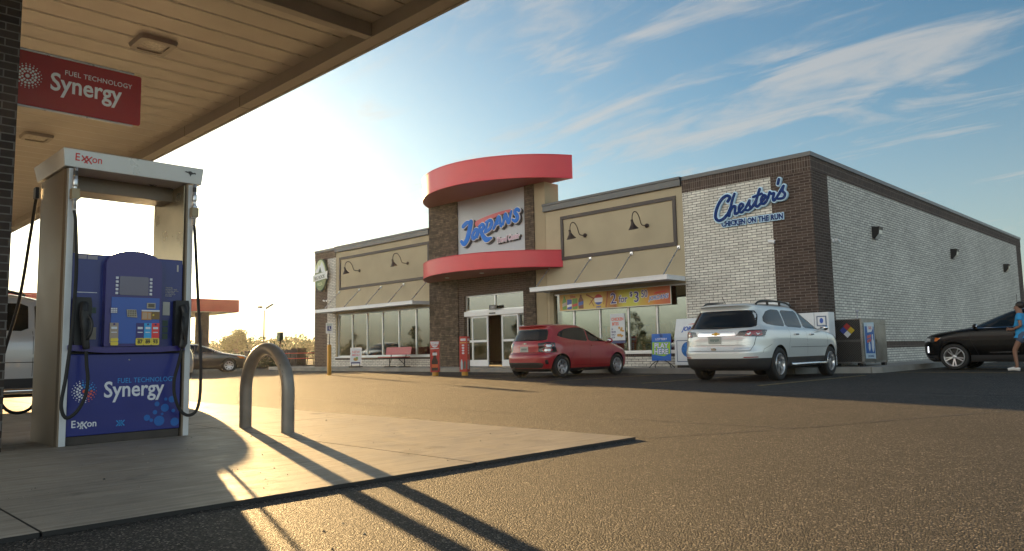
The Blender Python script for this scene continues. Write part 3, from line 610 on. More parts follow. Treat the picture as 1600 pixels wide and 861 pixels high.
# red hanging banner
SIGNRED = mat('banner_red', (0.33, 0.016, 0.012), 0.5, var=0.05); GREYW = flat('sign_white', (0.74, 0.74, 0.72), 0.5)
t = thing('hanging_banner', 'red banner with white dotted logo and lettering fixed to the brick column', 'banner', (0.95, -19.49, 3.05), SIDE)
b = MB(); b.prism(rrect(0, 1.13, 0, 0.50, 0.02), 0, 0.012); b.build('panel', SIGNRED, t)
b = MB(); b.tube([(0.0, -0.012, 0.006), (1.06, -0.012, 0.006)], 0.012, 8); b.tube([(0.0, 0.512, 0.006), (1.06, 0.512, 0.006)], 0.012, 8); b.build('bracket', SILVER, t)
def dotring(b, cx, cy, sc, mats, z, d=0.003):
    b.prism(circle(cx, cy, 0.017*sc, 12), z, z+d, mats[0])
    for n, r, s, m in ((10, .042, .0095, 1), (14, .066, .0115, 2), (20, .092, .0075, 3), (22, .112, .0045, 4)):
        for i in range(n):
            a = 2*math.pi*(i+.5*(m % 2))/n
            b.prism(circle(cx+r*sc*math.cos(a), cy+r*sc*math.sin(a), s*sc, 8), z, z+d, mats[min(m, len(mats)-1)] if not callable(mats[-1]) else mats[-1](a, m))
b = MB(); dotring(b, 0.155, 0.27, 1.0, [0], 0.012); b.text('Synergy', 0.235, 0.335, 0.19, 0.012, 0, 0.003, align='LEFT', sx=0.83, offset=0.004); b.text('FUEL TECHNOLOGY', 0.066, 0.45, 0.355, 0.012, 0, 0.003, align='LEFT', sx=0.93, space=1.06)
b.build('lettering', GREYW, t)

# ------------------------------------------------------------------ fuel dispenser
PX, PY = 1.42, -19.11
pump = thing('fuel_dispenser', 'tall blue and silver fuel pump with two black hoses under the canopy', 'fuel pump', (PX, PY, 0.022), SIDE)
# local: x along +Y (0..1.1), y up, z toward +X (front at 0, back at -0.85)
POST = mat('brushed_post', (0.15, 0.122, 0.092), 0.42, 0.45, var=0.12, vscale=2.5); WPOST = mat('white_post_trim', (0.60, 0.62, 0.64), 0.35, 0.2, var=0.05)
BLUE = mat('pump_blue', (0.018, 0.028, 0.20), 0.32, coat=0.25, var=0.12, vscale=1.2); BLUE2 = mat('pump_blue_light', (0.03, 0.10, 0.42), 0.32, coat=0.25)
PURP = mat('pump_indigo', (0.032, 0.022, 0.17), 0.32, coat=0.25)
def pb(name, mb, m, bevel=0.004, parent=pump): return mb.build(name, m, parent, bevel=bevel)
for x0 in (0.0, 1.035):
    b = MB(); b.box(x0, x0+0.07, 0.0, 2.40, -0.40, 0.0, 1); b.prism(rrect(x0-0.005, x0+0.075, -0.42, -0.002, 0.02), 0.0, 2.40, 0, Matrix(((1,0,0,0),(0,0,1,0),(0,1,0,0),(0,0,0,1))))
    b2 = MB()
    # silver side column with a rounded front edge and white front strip
    prof = [(x0, -0.80), (x0, -0.05), (x0+0.012, -0.012), (x0+0.03, 0.0), (x0+0.07, 0.0), (x0+0.07, -0.80)]
    mtx = Matrix(((1,0,0,0),(0,0,1,0),(0,1,0,0),(0,0,0,1)))
    b2.prism(prof, 0.0, 2.40, 0, mtx)
    b2.box(x0+0.022, x0+0.074, 0.0, 2.40, 0.0, 0.006, 1)
    pb('post', b2, [POST, WPOST], 0.003)
# wide inner sleeves that frame the opening
b = MB(); b.box(0.071, 0.105, 1.62, 2.40, -0.72, -0.05); pb('inner_panel', b, POST)
b = MB(); b.box(1.028, 1.0345, 1.62, 2.40, -0.80, -0.03); pb('inner_panel', b, mat('inner_steel_sunglow', (0.55, 0.45, 0.30), 0.30, 0.85, var=0.12, vscale=3))  # thin lining; the low sun's golden gleam is put into its colour
# header
b = MB()
b.add([(-0.02,2.41,0.02),(1.175,2.41,0.02),(1.175,2.41,-0.86),(-0.02,2.41,-0.86),(-0.035,2.57,0.035),(1.19,2.57,0.035),(1.19,2.57,-0.95),(-0.035,2.57,-0.95)], [(0,1,2,3)[::-1],(4,5,6,7),(0,1,5,4),(1,2,6,5),(2,3,7,6),(3,0,4,7)][::1])
pb('header', b, mat('header_metal', (0.58, 0.58, 0.57), 0.32, 0.35, var=0.06, vscale=3), 0.006)
b = MB(); b.box(0.105, 1.027, 2.27, 2.408, -0.62, -0.30); pb('header_light', b, POST)
HR = flat('logo_red', (0.62, 0.03, 0.03), 0.4)
b = MB()
def exxon(b, x, y, h, z, m, mtx=None, d=0.003):
    """E, double crossed x x, o, n"""
    b.text('E', h*1.38, x, y, z, m, d, align='LEFT', offset=h*.02, mtx=mtx, sx=.9)
    k = h*0.74; w = h*.085
    def st(p, q):
        P = Vector(p); Q = Vector(q); t = (Q-P).normalized(); n = Vector((-t.y, t.x))*w
        b.prism([tuple(P-n), tuple(Q-n), tuple(Q+n), tuple(P+n)], z, z+d, m, mtx)
    x0 = x+h*0.82
    st((x0, y+k), (x0+k*0.95, y-h*0.22)); st((x0+k*0.62, y+k), (x0+k*1.62, y-h*0.22)); st((x0+k*0.98, y+k), (x0-0.02*h, y+0.02*h)); st((x0+k*1.62, y+k), (x0+k*.42, y-h*.2))
    b.text('on', h*1.34, x0+k*1.62, y, z, m, d, align='LEFT', offset=h*.018, mtx=mtx, sx=.9)
hm = Matrix.Translation((0, 0, 0.03)) @ Matrix.Rotation(R_(-5.4), 4, 'X')
exxon(b, 0.055, 2.46, 0.068, 0.002+2.49*math.sin(R_(5.4))-0.003, 0, Matrix.Translation((0,0.011,0.0)) @ Matrix.Translation((0,2.49,0.0275)) @ Matrix.Rotation(R_(-5.4)*-1, 4, 'X') @ Matrix.Translation((0,-2.49,-2.49*math.sin(R_(5.4)))))
pb('header_lettering', b, HR, 0)
# winged horse silhouette on the right of the header
horse = [(0,.046),(.018,.038),(.030,.038),(.036,.030),(.044,.020),(.047,.006),(.052,.004),(.052,.016),(.060,.026),(.072,.030),(.080,.034),(.090,.030),(.094,.034),(.090,.044),(.080,.048),(.072,.042),(.064,.046),(.050,.056),(.036,.054),(.022,.048),(.010,.052)]
b = MB(); m2 = Matrix.Translation((1.005, 2.475, 0.028)) @ Matrix.Rotation(R_(5.4), 4, 'X') @ Matrix.Translation((0, 0, 0.001)); b.prism([(x_*1.15, y_*.95) for x_, y_ in horse], 0.0, 0.003, 0, m2); pb('header_emblem', b, flat('emblem_dark', (0.05, 0.045, 0.05), .4), 0)
# lower door and kick plate
b = MB(); b.box(0.075, 1.03, 0.075, 0.775, -0.72, -0.012); pb('lower_door', b, BLUE, 0.006)
b = MB(); b.box(0.075, 1.03, 0.0, 0.073, -0.70, -0.03); pb('kick_plate', b, mat('kick_plate', (0.05, 0.04, 0.033), 0.6, var=0.2), 0.003)
SW = flat('pump_white', (0.70, 0.72, 0.78), 0.4); CY = flat('pump_cyan', (0.03, 0.27, 0.65), 0.4); OR = flat('pump_orange', (0.65, 0.10, 0.05), 0.4); BB = flat('pump_bubble', (0.012, 0.12, 0.42), 0.4)
b = MB(); zf = -0.012
def dcol(a, m): return (0 if math.cos(a) < -.3 or (math.sin(a) < -.3 and math.cos(a) < .4) else (1 if math.sin(a) > .15 else 2))
dotring(b, 0.21, 0.455, 0.86, [2, dcol], zf); pb('dot_logo', b, [SW, CY, OR, BB], 0); b = MB()
b.text('Synergy', 0.195, 0.365, 0.395, zf, 0, 0.003, align='LEFT', sx=0.84, offset=0.003); b.text('FUEL TECHNOLOGY', 0.062, 0.475, 0.515, zf, 1, 0.003, align='LEFT', sx=0.86, space=1.05)
pb('door_lettering', b, [SW, CY], 0); b = MB()
exxon(b, 0.115, 0.15, 0.062, zf, 0); pb('brand_lettering', b, SW, 0); b = MB()
for k_ in range(2):
    xx = 0.478+0.022*k_
    for (p, q) in (((xx, .185), (xx+.045, .137)), ((xx+.045, .185), (xx, .137))):
        P = Vector(p); Q = Vector(q); t_ = (Q-P).normalized(); n_ = Vector((-t_.y, t_.x))*.0042; b.prism([tuple(P-n_), tuple(Q-n_), tuple(Q+n_), tuple(P+n_)], zf, zf+.003, 1)
pb('crossed_emblem', b, [SW, CY], 0); b = MB()
for i, (x_, y_, r_) in enumerate(((.737,.19,.028),(.845,.155,.046),(.806,.235,.02),(.893,.27,.036),(.985,.135,.038),(.822,.31,.022),(.775,.165,.016),(.955,.345,.03),(.97,.24,.016),(.90,.35,.014),(.87,.215,.012))):
    b.prism(circle(x_, y_, r_, 20), zf, zf+.0022, 3)
pb('bubble_print', b, [SW, CY, OR, BB], 0)
b = MB(); b.lathe([(0.0001, .006), (.006, .006), (.008, 0)], 12, 0); o = pb('door_lock', b, SILVER, 0); o.location = (0.57, 0.72, -0.012)
# upper cabinet with raised central bezel
b = MB(); b.box(0.07, 1.036, 0.777, 0.799, -0.70, -0.035); pb('cabinet_base', b, BLACK, 0.002)
b = MB(); b.box(0.07, 1.036, 0.80, 1.66, -0.70, -0.03); pb('cabinet', b, BLUE, 0.008)
b = MB(); b.prism([(0.06, 0.81), (0.35, 0.785), (0.80, 0.785), (1.04, 0.80), (1.04, 0.845), (0.80, 0.835), (0.35, 0.835), (0.06, 0.86)], -0.03, 0.045); pb('lower_ledge', b, PURP, 0.012)
dome = [(0.335, 0.84), (0.815, 0.84), (0.815, 1.58)]+[(0.575+0.24*math.cos(a), 1.58+0.125*math.sin(a)) for a in np.linspace(0, math.pi, 14)][1:-1]+[(0.335, 1.58)]
b = MB(); b.prism(dome, -0.04, 0.05); pb('bezel', b, PURP, 0.02)
b = MB(); b.prism([(0.385, 0.865), (0.795, 0.865), (0.795, 1.28), (0.385, 1.28)], 0.05, 0.055); pb('payment_panel', b, BLUE2, 0.003)
b = MB(); b.prism(rrect(0.445, 0.695, 1.30, 1.47, 0.015), 0.05, 0.057); o = pb('screen', b, mat('screen_glass', (0.10, 0.085, 0.15), 0.15, coat=0.5), 0.002)
for sx_ in (0.425, 0.715):
    for k_ in range(5):
        b = MB(); b.box(sx_-0.011, sx_+0.011, 1.305+0.034*k_, 1.327+0.034*k_, 0.05, 0.060); pb('screen_button', b, SW, 0.002)
z5 = 0.056
def sticker(name, x0, x1, y0, y1, m, z=z5, d=0.003): b = MB(); b.box(x0, x1, y0, y1, z, z+d); return pb(name, b, m, 0)
KEYM = flat('keypad_metal', (0.42, 0.38, 0.30), 0.4); DK = flat('label_dark', (0.04, 0.035, 0.035), .5)
b = MB(); b.box(0.375, 0.435, 1.135, 1.185, z5, z5+.004, 0)
for i in range(3):
    for j in range(3): b.box(0.380+.018*i, 0.394+.018*i, 1.139+.0155*j, 1.150+.0155*j, z5+.004, z5+.009, 1)
pb('card_keypad', b, [flat('keybase', (.10,.09,.2), .4), SW], 0)
b = MB(); b.prism([(0.510, 1.17), (0.59, 1.17), (0.60, 1.10), (0.517, 1.105)], z5, z5+.012, 0)
for i in range(4):
    for j in range(3): b.box(0.519+.019*i, 0.532+.019*i, 1.111+.0195*j, 1.125+.0195*j, z5+.012, z5+.016, 1)
pb('pin_pad', b, [KEYM, flat('key_dark', (.2,.17,.13), .4)], 0.002)
b = MB(); b.box(0.683, 0.757, 1.185, 1.235, z5, z5+.010, 0); b.box(0.692, 0.748, 1.195, 1.227, z5+.010, z5+.012, 1); pb('receipt_slot', b, [KEYM, flat('slot_dark', (.12,.10,.07), .4)], 0.002)
ORL = flat('label_orange', (.55, .25, .06), .5); BRN = flat('label_brown', (.22, .14, .05), .5)
b = MB(); b.box(0.640, 0.725, 1.08, 1.155, z5, z5+.004, 0); b.box(0.646, 0.688, 1.088, 1.148, z5+.004, z5+.006, 2); b.box(0.695, 0.719, 1.088, 1.145, z5+.004, z5+.006, 2); b.box(0.726, 0.797, 1.085, 1.155, z5, z5+.004, 1); b.box(0.640, 0.797, 1.157, 1.17, z5, z5+.004, 3); b.prism(circle(.742, 1.125, .008, 10), z5+.004, z5+.006, 4)
pb('payment_label', b, [ORL, BRN, flat('label_cream', (.5,.36,.25), .5), SW, flat('label_yellow', (.75,.6,.08), .5)], 0)
YEL = flat('label_yellow', (.75,.6,.08), .5)
for i, (x0, x1, m_, num) in enumerate(((.376,.447, flat('grade_tan', (.38,.30,.24), .4), ''), (.597,.664, PURP, '87'), (.665,.730, flat('grade_cyan', (.05,.38,.75), .4), '89'), (.731,.798, flat('grade_red', (.75,.06,.06), .4), '93'))):
    b = MB(); b.box(x0, x1, 0.905 if num else .87, 1.05, z5, z5+.003, 0); b.box(x0+.012, x1-.012, 0.995, 1.015, z5+.003, z5+.006, 1); b.box(x0+.012, x1-.012, 0.962, 0.970, z5+.003, z5+.005, 1); b.prism(circle((x0+x1)/2, 1.038, .009, 10), z5+.003, z5+.006, 2)
    pb('grade_label', b, [m_, SW, PURP], 0)
    b = MB()
    if num:
        b.prism(rrect(x0-.003, x1, .85, .914, .012), z5+.003, z5+.009, 0); b.text(num, .042, (x0+x1)/2, .866, z5+.009, 1, .002, offset=.0015); b.box(x0+.01, x1-.013, .900, .906, z5+.009, z5+.010, 1)
    else:
        b.prism(rrect(x0+.008, x1, .885, .914, .008), z5+.003, z5+.009, 0); b.prism(rrect(x0+.008, x1, .85, .881, .008), z5+.003, z5+.009, 0)
    pb('grade_button', b, [YEL, DK], 0)
zc = -0.028
b = MB(); b.text('1', .085, .985, 1.55, zc-.002, 0, .003, offset=.003); pb('pump_number', b, flat('num_grey', (.55,.52,.5), .4), 0)
b = MB()
for k_ in range(6): b.text(('THIS FUEL', 'PRODUCT MAY', 'CONTAIN UP TO', '10 PERCENT', 'ALCOHOL BY', 'VOLUME')[k_], .0155, .875, 1.385-.0155*k_, zc-.002, 0, .003, align='LEFT')
pb('fuel_notice', b, flat('num_grey', (.55,.52,.5), .4), 0)
sticker('notice_sticker', .857, .92, 1.13, 1.255, flat('sticker_white', (.55,.53,.47), .5), zc-.002)
GRN = flat('sticker_green', (.06,.10,.08), .5)
for k_ in range(3): sticker('small_sticker', .858, .906, .905+.062*k_, .958+.062*k_, GRN, zc-.002)
sticker('small_sticker', .231, .286, 1.135, 1.187, GRN, zc-.002); sticker('notice_sticker', .238, .292, .905, 1.012, flat('sticker_tan', (.30,.26,.21), .5), zc-.002)
for (x0, x1) in ((.116, .195), (.203, .282)): sticker('notice_sticker', x0, x1, 1.613, 1.648, flat('sticker_pale', (.36,.33,.38), .5), zc-.002)
sticker('notice_line', .128, .288, 1.315, 1.321, SW, zc-.002)
# nozzles in their boots
def nozzle(x, flip):
    b = MB(); s = -1 if flip else 1
    b.prism([(x-.06, 1.27), (x+.06, 1.27), (x+.07, 1.20), (x+.055, .86), (x+.02, .80), (x-.045, .80), (x-.065, .90)], -.03, .04); o = pb('nozzle_boot', b, BLACK, .012)
    b = MB(); b.tube(catmull([(x, 1.22, .06), (x-.01*s, 1.12, .09), (x, 1.0, .10), (x+.01*s, .90, .095), (x+.02*s, .82, .09)], 5), [.03]*1+[.034]*10+[.03]*9+[.026], 10)
    b.tube(catmull([(x+.01*s, 1.13, .10), (x+.04*s, 1.05, .15), (x+.03*s, .95, .155), (x+.012*s, .90, .12)], 5), .012, 8)
    b.box(x-.028, x+.028, 1.07, 1.15, .085, .125); pb('nozzle', b, BLACK, .008)
nozzle(.165, False); nozzle(1.01, True)
def hose(pts, name='hose', r=.0145):
    b = MB(); b.tube(catmull(pts, 8), r, 10); pb(name, b, RUBBER, 0)
def fitting(x, z, ys):
    b = MB(); mt = Matrix.Translation((x, 0, z)) @ Matrix.Rotation(R_(-90), 4, 'X')
    y0, y1 = ys
    b.lathe([(.012, y1), (.018, y1), (.018, y1-.10), (.022, y1-.10), (.022, y1-.16), (.016, y1-.165), (.016, y1-.2), (.026, y1-.205), (.026, y0+.09), (.017, y0+.085), (.017, y0+.03), (.012, y0+.02), (.012, y0)], 14, 0, mt)
    b.lathe([(.0185, y1-.03), (.0185, y1-.075)], 14, 1, mt)
    b.box(x-.032, x+.032, (y0+.10), (y0+.19), z-.032, z+.032, 2)
    pb('breakaway', b, [SILVER, DK, mat('brass_fitting', (.30,.24,.15), .45, .6)], .006)
fitting(.06, .055, (2.02, 2.40)); fitting(1.10, .045, (1.98, 2.40))
hose([(.06,2.02,.055),(.075,1.90,.06),(.085,1.5,.09),(.06,1.0,.13),(.02,.60,.16),(-.01,.36,.17),(.03,.25,.17),(.11,.30,.17),(.17,.42,.16),(.195,.56,.13),(.19,.68,.10),(.185,.80,.09)])
hose([(1.10,2.0,.045),(1.11,1.9,.05),(1.14,1.3,.08),(1.165,.8,.10),(1.17,.45,.11),(1.14,.25,.12),(1.06,.195,.12),(.98,.25,.12),(.93,.38,.12),(.925,.52,.11),(.965,.68,.10),(1.0,.82,.09)])
# the far side hose, seen past the left post
hose([(-.02,2.30,-.86),(-.05,1.9,-.90),(-.10,1.3,-.97),(-.20,.75,-1.02),(-.22,.42,-1.02),(-.12,.26,-1.0),(.04,.30,-.96),(.10,.6,-.9),(.12,.85,-.84)])
b = MB(); b.box(-.045, -.012, 2.25, 2.36, -.88, -.80); pb('hose_swivel', b, BLACK, .006)

# ------------------------------------------------------------------ hoop bollard
hb = MB(); pts = []
# flat-sided bent steel hoop; y position -17.29
hx0, hx1, hz = 1.12, 2.0, 0.05
path = [(hx0, 0.0)] + [(hx0, 0.2), (hx0, 0.38)] + [((hx0+hx1)/2-0.44*math.cos(a), 0.38+0.43*math.sin(a)) for a in np.linspace(0, math.pi, 26)][1:-1] + [(hx1, 0.38), (hx1, 0.2), (hx1, 0.0)]
hb.tube([(x_, 0, z_) for x_, z_ in path], 0.062, 20)
hb_o = hb.build('hoop_bollard', mat('painted_steel', (0.21, 0.19, 0.165), 0.42, 0.3, var=0.18, vscale=6, coat=0.1, bump=0.08, bscale=40)); hb_o.location = (0, -17.29, 0.015)
tag(hb_o, 'bent grey steel hoop bollard on the concrete beside the fuel pump', 'bollard')
b = MB(); rb_ = random.Random(3)
for (sx_, sz_, k_) in ((1.985, .47, 9),):
    for i in range(k_):
        a = R_(-90+rb_.uniform(-40, 40)); q = [(rb_.uniform(-.05,.05), sz_+.022*i+rb_.uniform(-.015,.015)) for _ in range(3)]
        vs = []
        for dx, zz in q:
            z_ = zz; cxm = (hx0+hx1)/2
            ang = math.asin(min(1, max(0, (z_-.38)/.43))); xc_ = cxm+.44*math.cos(ang)
            aa = R_(-75)+dx*9
            nx_, ny_ = math.cos(ang)*math.cos(aa), math.sin(aa)
            vs.append((xc_+.0632*math.cos(aa)*math.cos(ang), .0632*math.sin(aa), z_+.0632*math.cos(aa)*math.sin(ang)))
        b.add(vs, [(0,1,2)])
b.build('scrape', flat('scrape_black', (.02,.018,.016), .6), hb_o)
# ------------------------------------------------------------------ things fixed to the facade
LAMPM = mat('lamp_bronze', (0.045, 0.03, 0.026), 0.45, 0.4)
def gooseneck():
    t = thing('gooseneck_lamp', 'lamp', 'wall lamp', (0, 0, 0), group='gooseneck lamps on the facade')
    b = MB(); b.tube(catmull([(0,-.01,0),(0,-.22,-.01),(0,-.34,.03),(0,-.44,.25),(0,-.58,.39),(0,-.74,.38),(0,-.83,.24),(0,-.84,.05)], 6), .016, 8); b.build('arm', LAMPM, t)
    b = MB(); b.lathe([(.0001,.0),(.075,.0),(.075,.03),(.0001,.03)], 18, 0, Matrix.Rotation(R_(90), 4, 'X')); b.build('rosette', LAMPM, t)
    b = MB(); b.lathe([(.0001,.1),(.04,.1),(.045,.0),(.06,-.05),(.125,-.17),(.17,-.21),(.172,-.225),(.16,-.21),(.055,-.05),(.0001,-.03)], 22, 0, Matrix.Translation((0,-.84,.02)) @ Matrix.Rotation(R_(16), 4, 'X')); b.build('lamp_shade', LAMPM, t)
    return t
g0 = gooseneck()
for i, (x, lab) in enumerate(((-22.60, 'leftmost gooseneck wall lamp, nearest the oval green sign'), (-18.72, 'gooseneck wall lamp in the left stucco panel, next to the stone entrance wall'), (-8.28, 'gooseneck wall lamp in the right stucco panel, nearer the red canopy'), (-5.61, 'gooseneck wall lamp in the right stucco panel, nearer the white brick'))):
    o = g0 if i == 0 else dup(g0)
    o.location = (x, 0.0, 4.86); o['label'] = lab
def wallpack(first=None):
    t = thing('wall_pack_light', 'x', 'wall light', group='black wall lights along the white side wall')
    b = MB(); b.prism([(0,-.20),(.06,-.22),(.20,-.06),(.24,.16),(0,.20)], -.17, .17, 0, Matrix(((1,0,0,0),(0,0,1,0),(0,1,0,0),(0,0,0,1)))); b.build('housing', BLACKMET, t, bevel=.012)
    b = MB(); b.add([(.075,-.14,-.212),(.205,-.14,-.062),(.205,.14,-.062),(.075,.14,-.212),(.225,-.14,.06),(.225,.14,.06)], [(0,3,2,1),(1,2,5,4)]); b.build('lens', mat('pack_lens', (.75,.75,.72), .25, coat=.5), t)
    return t
w0 = wallpack()
for i, (y, lab) in enumerate(((4.69, 'black wall light on the white side wall nearest the building corner'), (13.48, 'middle black wall light on the white side wall'), (22.40, 'black wall light on the white side wall farthest from the corner'))):
    o = w0 if i == 0 else dup(w0)
    o.location = (0.006, y, 4.38); o['label'] = lab
def camera_dome(loc, rz, lab):
    t = thing('security_camera', lab, 'security camera', loc, (0, 0, rz), group='small white security cameras')
    b = MB(); b.box(-.05,.05,-.03,0,-.05,.05); b.bar((0,-.02,.0),(0,-.12,.0),.03,.03); b.build('mount', WHITEMET, t, bevel=.006)
    b = MB(); b.tube([(-.09,-.15,.015),(.10,-.15,-.03)], .042, 12); b.build('body', WHITEMET, t)
    b = MB(); b.tube([(.10,-.15,-.03),(.106,-.15,-.0315)], .032, 12); b.build('lens', BLACK, t)
camera_dome((-1.20, -0.006, 3.80), 0, 'small white security camera on the front wall where white and dark brick meet')
camera_dome((0.006, 1.25, 3.80), R_(90), 'small white security camera on the side wall beside the dark corner brick')
camera_dome((-25.6, -0.006, 3.55), 0, 'small white security camera below the oval green sign')

# address plate
t = thing('address_plate', 'small dark street number plate above the entrance doors', 'sign', (-13.30, -0.045, 2.435), FACADE)
b = MB(); b.box(0,.40,0,.19,0,.03); b.build('plate', flat('plate_dark', (.05,.05,.055), .4), t, bevel=.004)
b = MB(); b.text('1501', .13, .20, .05, .03, 0, .006, offset=.002); b.build('numerals', flat('num_light', (.5,.5,.52), .4), t)

# script shop sign over the entrance: blue brush capitals, red swoosh
JB = mat('sign_blue', (0.012, 0.17, 0.66), 0.55, spec=.2); JW = mat('sign_trim_white', (0.72, 0.73, 0.75), 0.45); JK = flat('sign_shadow_black', (0.012, 0.012, 0.016), 0.5); JR = mat('sign_swoosh_red', (0.50, 0.07, 0.09), 0.4)
t = thing('shop_sign', 'blue brush lettered shop sign with red swoosh on the pale entrance panel', 'sign', (-14.95, 0.0, 5.0), FACADE)
# glyph strokes in sign units (metres), baseline rises slightly
GL = {
 'J': [[(.62,1.16,.05),(.40,1.15,.10),(.18,1.03,.10)], [(.66,1.14,.14),(.56,.80,.14),(.42,.46,.13),(.22,.28,.11),(.06,.40,.08)]],
 'O': [[(.98,.80,.07),(.84,.72,.08),(.74,.56,.08),(.80,.44,.08),(.96,.52,.08),(1.06,.68,.08),(1.02,.80,.07),(.90,.80,.06)]],
 'R': [[(1.22,.92,.07),(1.12,.66,.07),(1.04,.46,.05)], [(1.16,.90,.06),(1.36,.96,.08),(1.44,.86,.08),(1.34,.74,.08),(1.22,.70,.08)], [(1.26,.70,.09),(1.40,.46,.11),(1.60,.30,.12),(1.86,.34,.06)]],
 'D': [[(1.68,1.04,.06),(1.60,.82,.07),(1.52,.62,.07)], [(1.58,1.02,.06),(1.84,1.06,.08),(1.92,.92,.09),(1.80,.72,.08),(1.54,.62,.07)]],
 'A': [[(2.02,.70,.06),(2.18,.92,.08),(2.34,1.14,.08),(2.40,.94,.08),(2.46,.74,.06)], [(2.14,.84,.045),(2.42,.90,.045)]],
 'N': [[(2.56,.80,.06),(2.64,1.00,.07),(2.72,1.20,.07),(2.80,1.00,.08),(2.90,.82,.08),(2.98,1.04,.06),(3.06,1.26,.05)]],
 'S': [[(3.46,1.24,.08),(3.36,1.30,.08),(3.24,1.20,.08),(3.36,1.06,.09),(3.38,.92,.09),(3.26,.84,.08),(3.12,.92,.05)]]}
def strokes(gl, grow, dx, dy, z0, z1, m):
    b = MB(); iz = 0
    for k in gl:
        for st in gl[k]:
            iz += 1; z1 += .0012
            c = catmull([Vector((p[0]+dx, p[1]+dy, p[2])) for p in st], 5)
            b.stroke([(v.x, v.y) for v in c], [v.z*.92+grow for v in c], z0, z1, m, 10)
    return b
strokes(GL, .035, .055, -.055, .0, .03, 0).build('shadow_letters', JK, t)
strokes(GL, .030, .0, .0, .052, .072, 0).build('letter_trim', JW, t)
strokes(GL, .0, .0, .0, .087, .10, 0).build('letters', JB, t)
sw = [(.90,1.02),(.92,1.12),(1.05,1.18),(1.6,1.27),(2.3,1.34),(2.9,1.36),(3.12,1.32),(3.18,1.20),(3.10,1.16),(3.02,1.24),(2.6,1.24),(1.9,1.12),(1.35,.99),(1.05,.93),(.94,.94)]
swc = [tuple(v)[:2] for v in catmull([Vector((*p,0)) for p in sw], 4, True)]
def grow(poly, d):
    n = len(poly); out = []
    for i in range(n):
        a = Vector(poly[i-1]); c = Vector(poly[(i+1)%n]); tt = (c-a).normalized(); out.append((poly[i][0]-tt.y*-1*-d*-1*1, poly[i][1]-tt.x*d*-1*-1*-1))
    return out
b = MB(); b.prism([(x+.05,y-.04) for x,y in swc], 0, .04, 0); b.build('swoosh_shadow', JK, t)
b = MB(); b.prism(swc, .042, .075, 0); b.build('swoosh', JR, t)
TG = lambda body, x, m, z, off, dx=0, dy=0: None
for nm, off, z0, m, dx, dy in (('subtitle_shadow', .028, .0, JK, .04, -.04), ('subtitle_trim', .022, .05, JW, 0, 0), ('subtitle', .0, .062, flat('sub_pink', (.50,.30,.42), .5), 0, 0)):
    b = MB(); b.text('Travel Center', .31, 2.15+dx, .10+dy, z0, 0, .05 if z0 == 0 else .012, shear=.25, offset=off, align='LEFT', sx=.72, rot=R_(3)); b.build(nm, m, t)

# script sign on the white brick, right
NAVY = mat('sign_navy', (0.004, 0.03, 0.15), 0.6, spec=.15); PALE = mat('sign_pale_blue', (0.52, 0.73, 0.90), 0.6)
t = thing('restaurant_sign', 'navy script restaurant sign edged in pale blue on white and dark brick', 'sign', (-3.06, 0.0, 4.36), FACADE)
# strokes: capital C, h, e, s, t, e, r, apostrophe, s.   units metres, cap height ~.85
SC = {
 'C': [[(.50,.84),(.58,.95),(.48,1.02),(.30,.93),(.13,.68),(.07,.42),(.16,.29),(.32,.31),(.46,.42)]],
 'h': [[(.46,.42),(.60,.66)], [(.74,1.04),(.66,.86),(.58,.60),(.53,.38)], [(.55,.48),(.66,.64),(.75,.65),(.73,.51),(.73,.41),(.81,.43)]],
 'e': [[(.81,.43),(.93,.54),(1.01,.64),(.95,.70),(.87,.61),(.87,.48),(.95,.43),(1.06,.51)]],
 's': [[(1.06,.51),(1.22,.76)], [(1.22,.76),(1.20,.64),(1.24,.54),(1.18,.47),(1.10,.48)], [(1.20,.48),(1.29,.54),(1.35,.62)]],
 't': [[(1.35,.62),(1.45,.76)], [(1.56,1.05),(1.47,.82),(1.41,.60),(1.46,.53),(1.56,.60)], [(1.34,.84),(1.62,.90)]],
 'e2': [[(1.56,.60),(1.67,.70),(1.74,.80),(1.68,.84),(1.60,.74),(1.60,.62),(1.67,.58),(1.77,.66)]],
 'r': [[(1.77,.66),(1.87,.90)], [(1.87,.90),(1.92,.84),(2.00,.85),(1.96,.70),(1.99,.63),(2.07,.70)]],
 'q': [[(2.17,1.24),(2.13,1.10)]],
 's2': [[(2.07,.70),(2.30,1.02)], [(2.30,1.02),(2.26,.88),(2.33,.78),(2.28,.67),(2.12,.66)]]}
def script(gl, r, z0, z1, m):
    b = MB()
    for k in gl:
        for st in gl[k]:
            z1 += .0012
            c = catmull([Vector((p[0], p[1], 0)) for p in st], 6); b.stroke([(v.x, v.y) for v in c], r*(1.25 if k == 'C' else 1), z0, z1, m, 10)
    return b
script(SC, .071, .02, .085, 0).build('letter_trim', PALE, t)
script(SC, .036, .092, .12, 0).build('letters', NAVY, t)
b = MB(); b.text('CHICKEN ON THE RUN', .225, .24, .09, .02, 0, .05, offset=.032, align='LEFT', sx=.76, rot=R_(-.3), space=1.10); b.build('tagline_trim', PALE, t)
b = MB(); b.text('CHICKEN ON THE RUN', .225, .24, .09, .072, 0, .012, offset=.009, align='LEFT', sx=.76, rot=R_(-.3), space=1.10); b.build('tagline', NAVY, t)

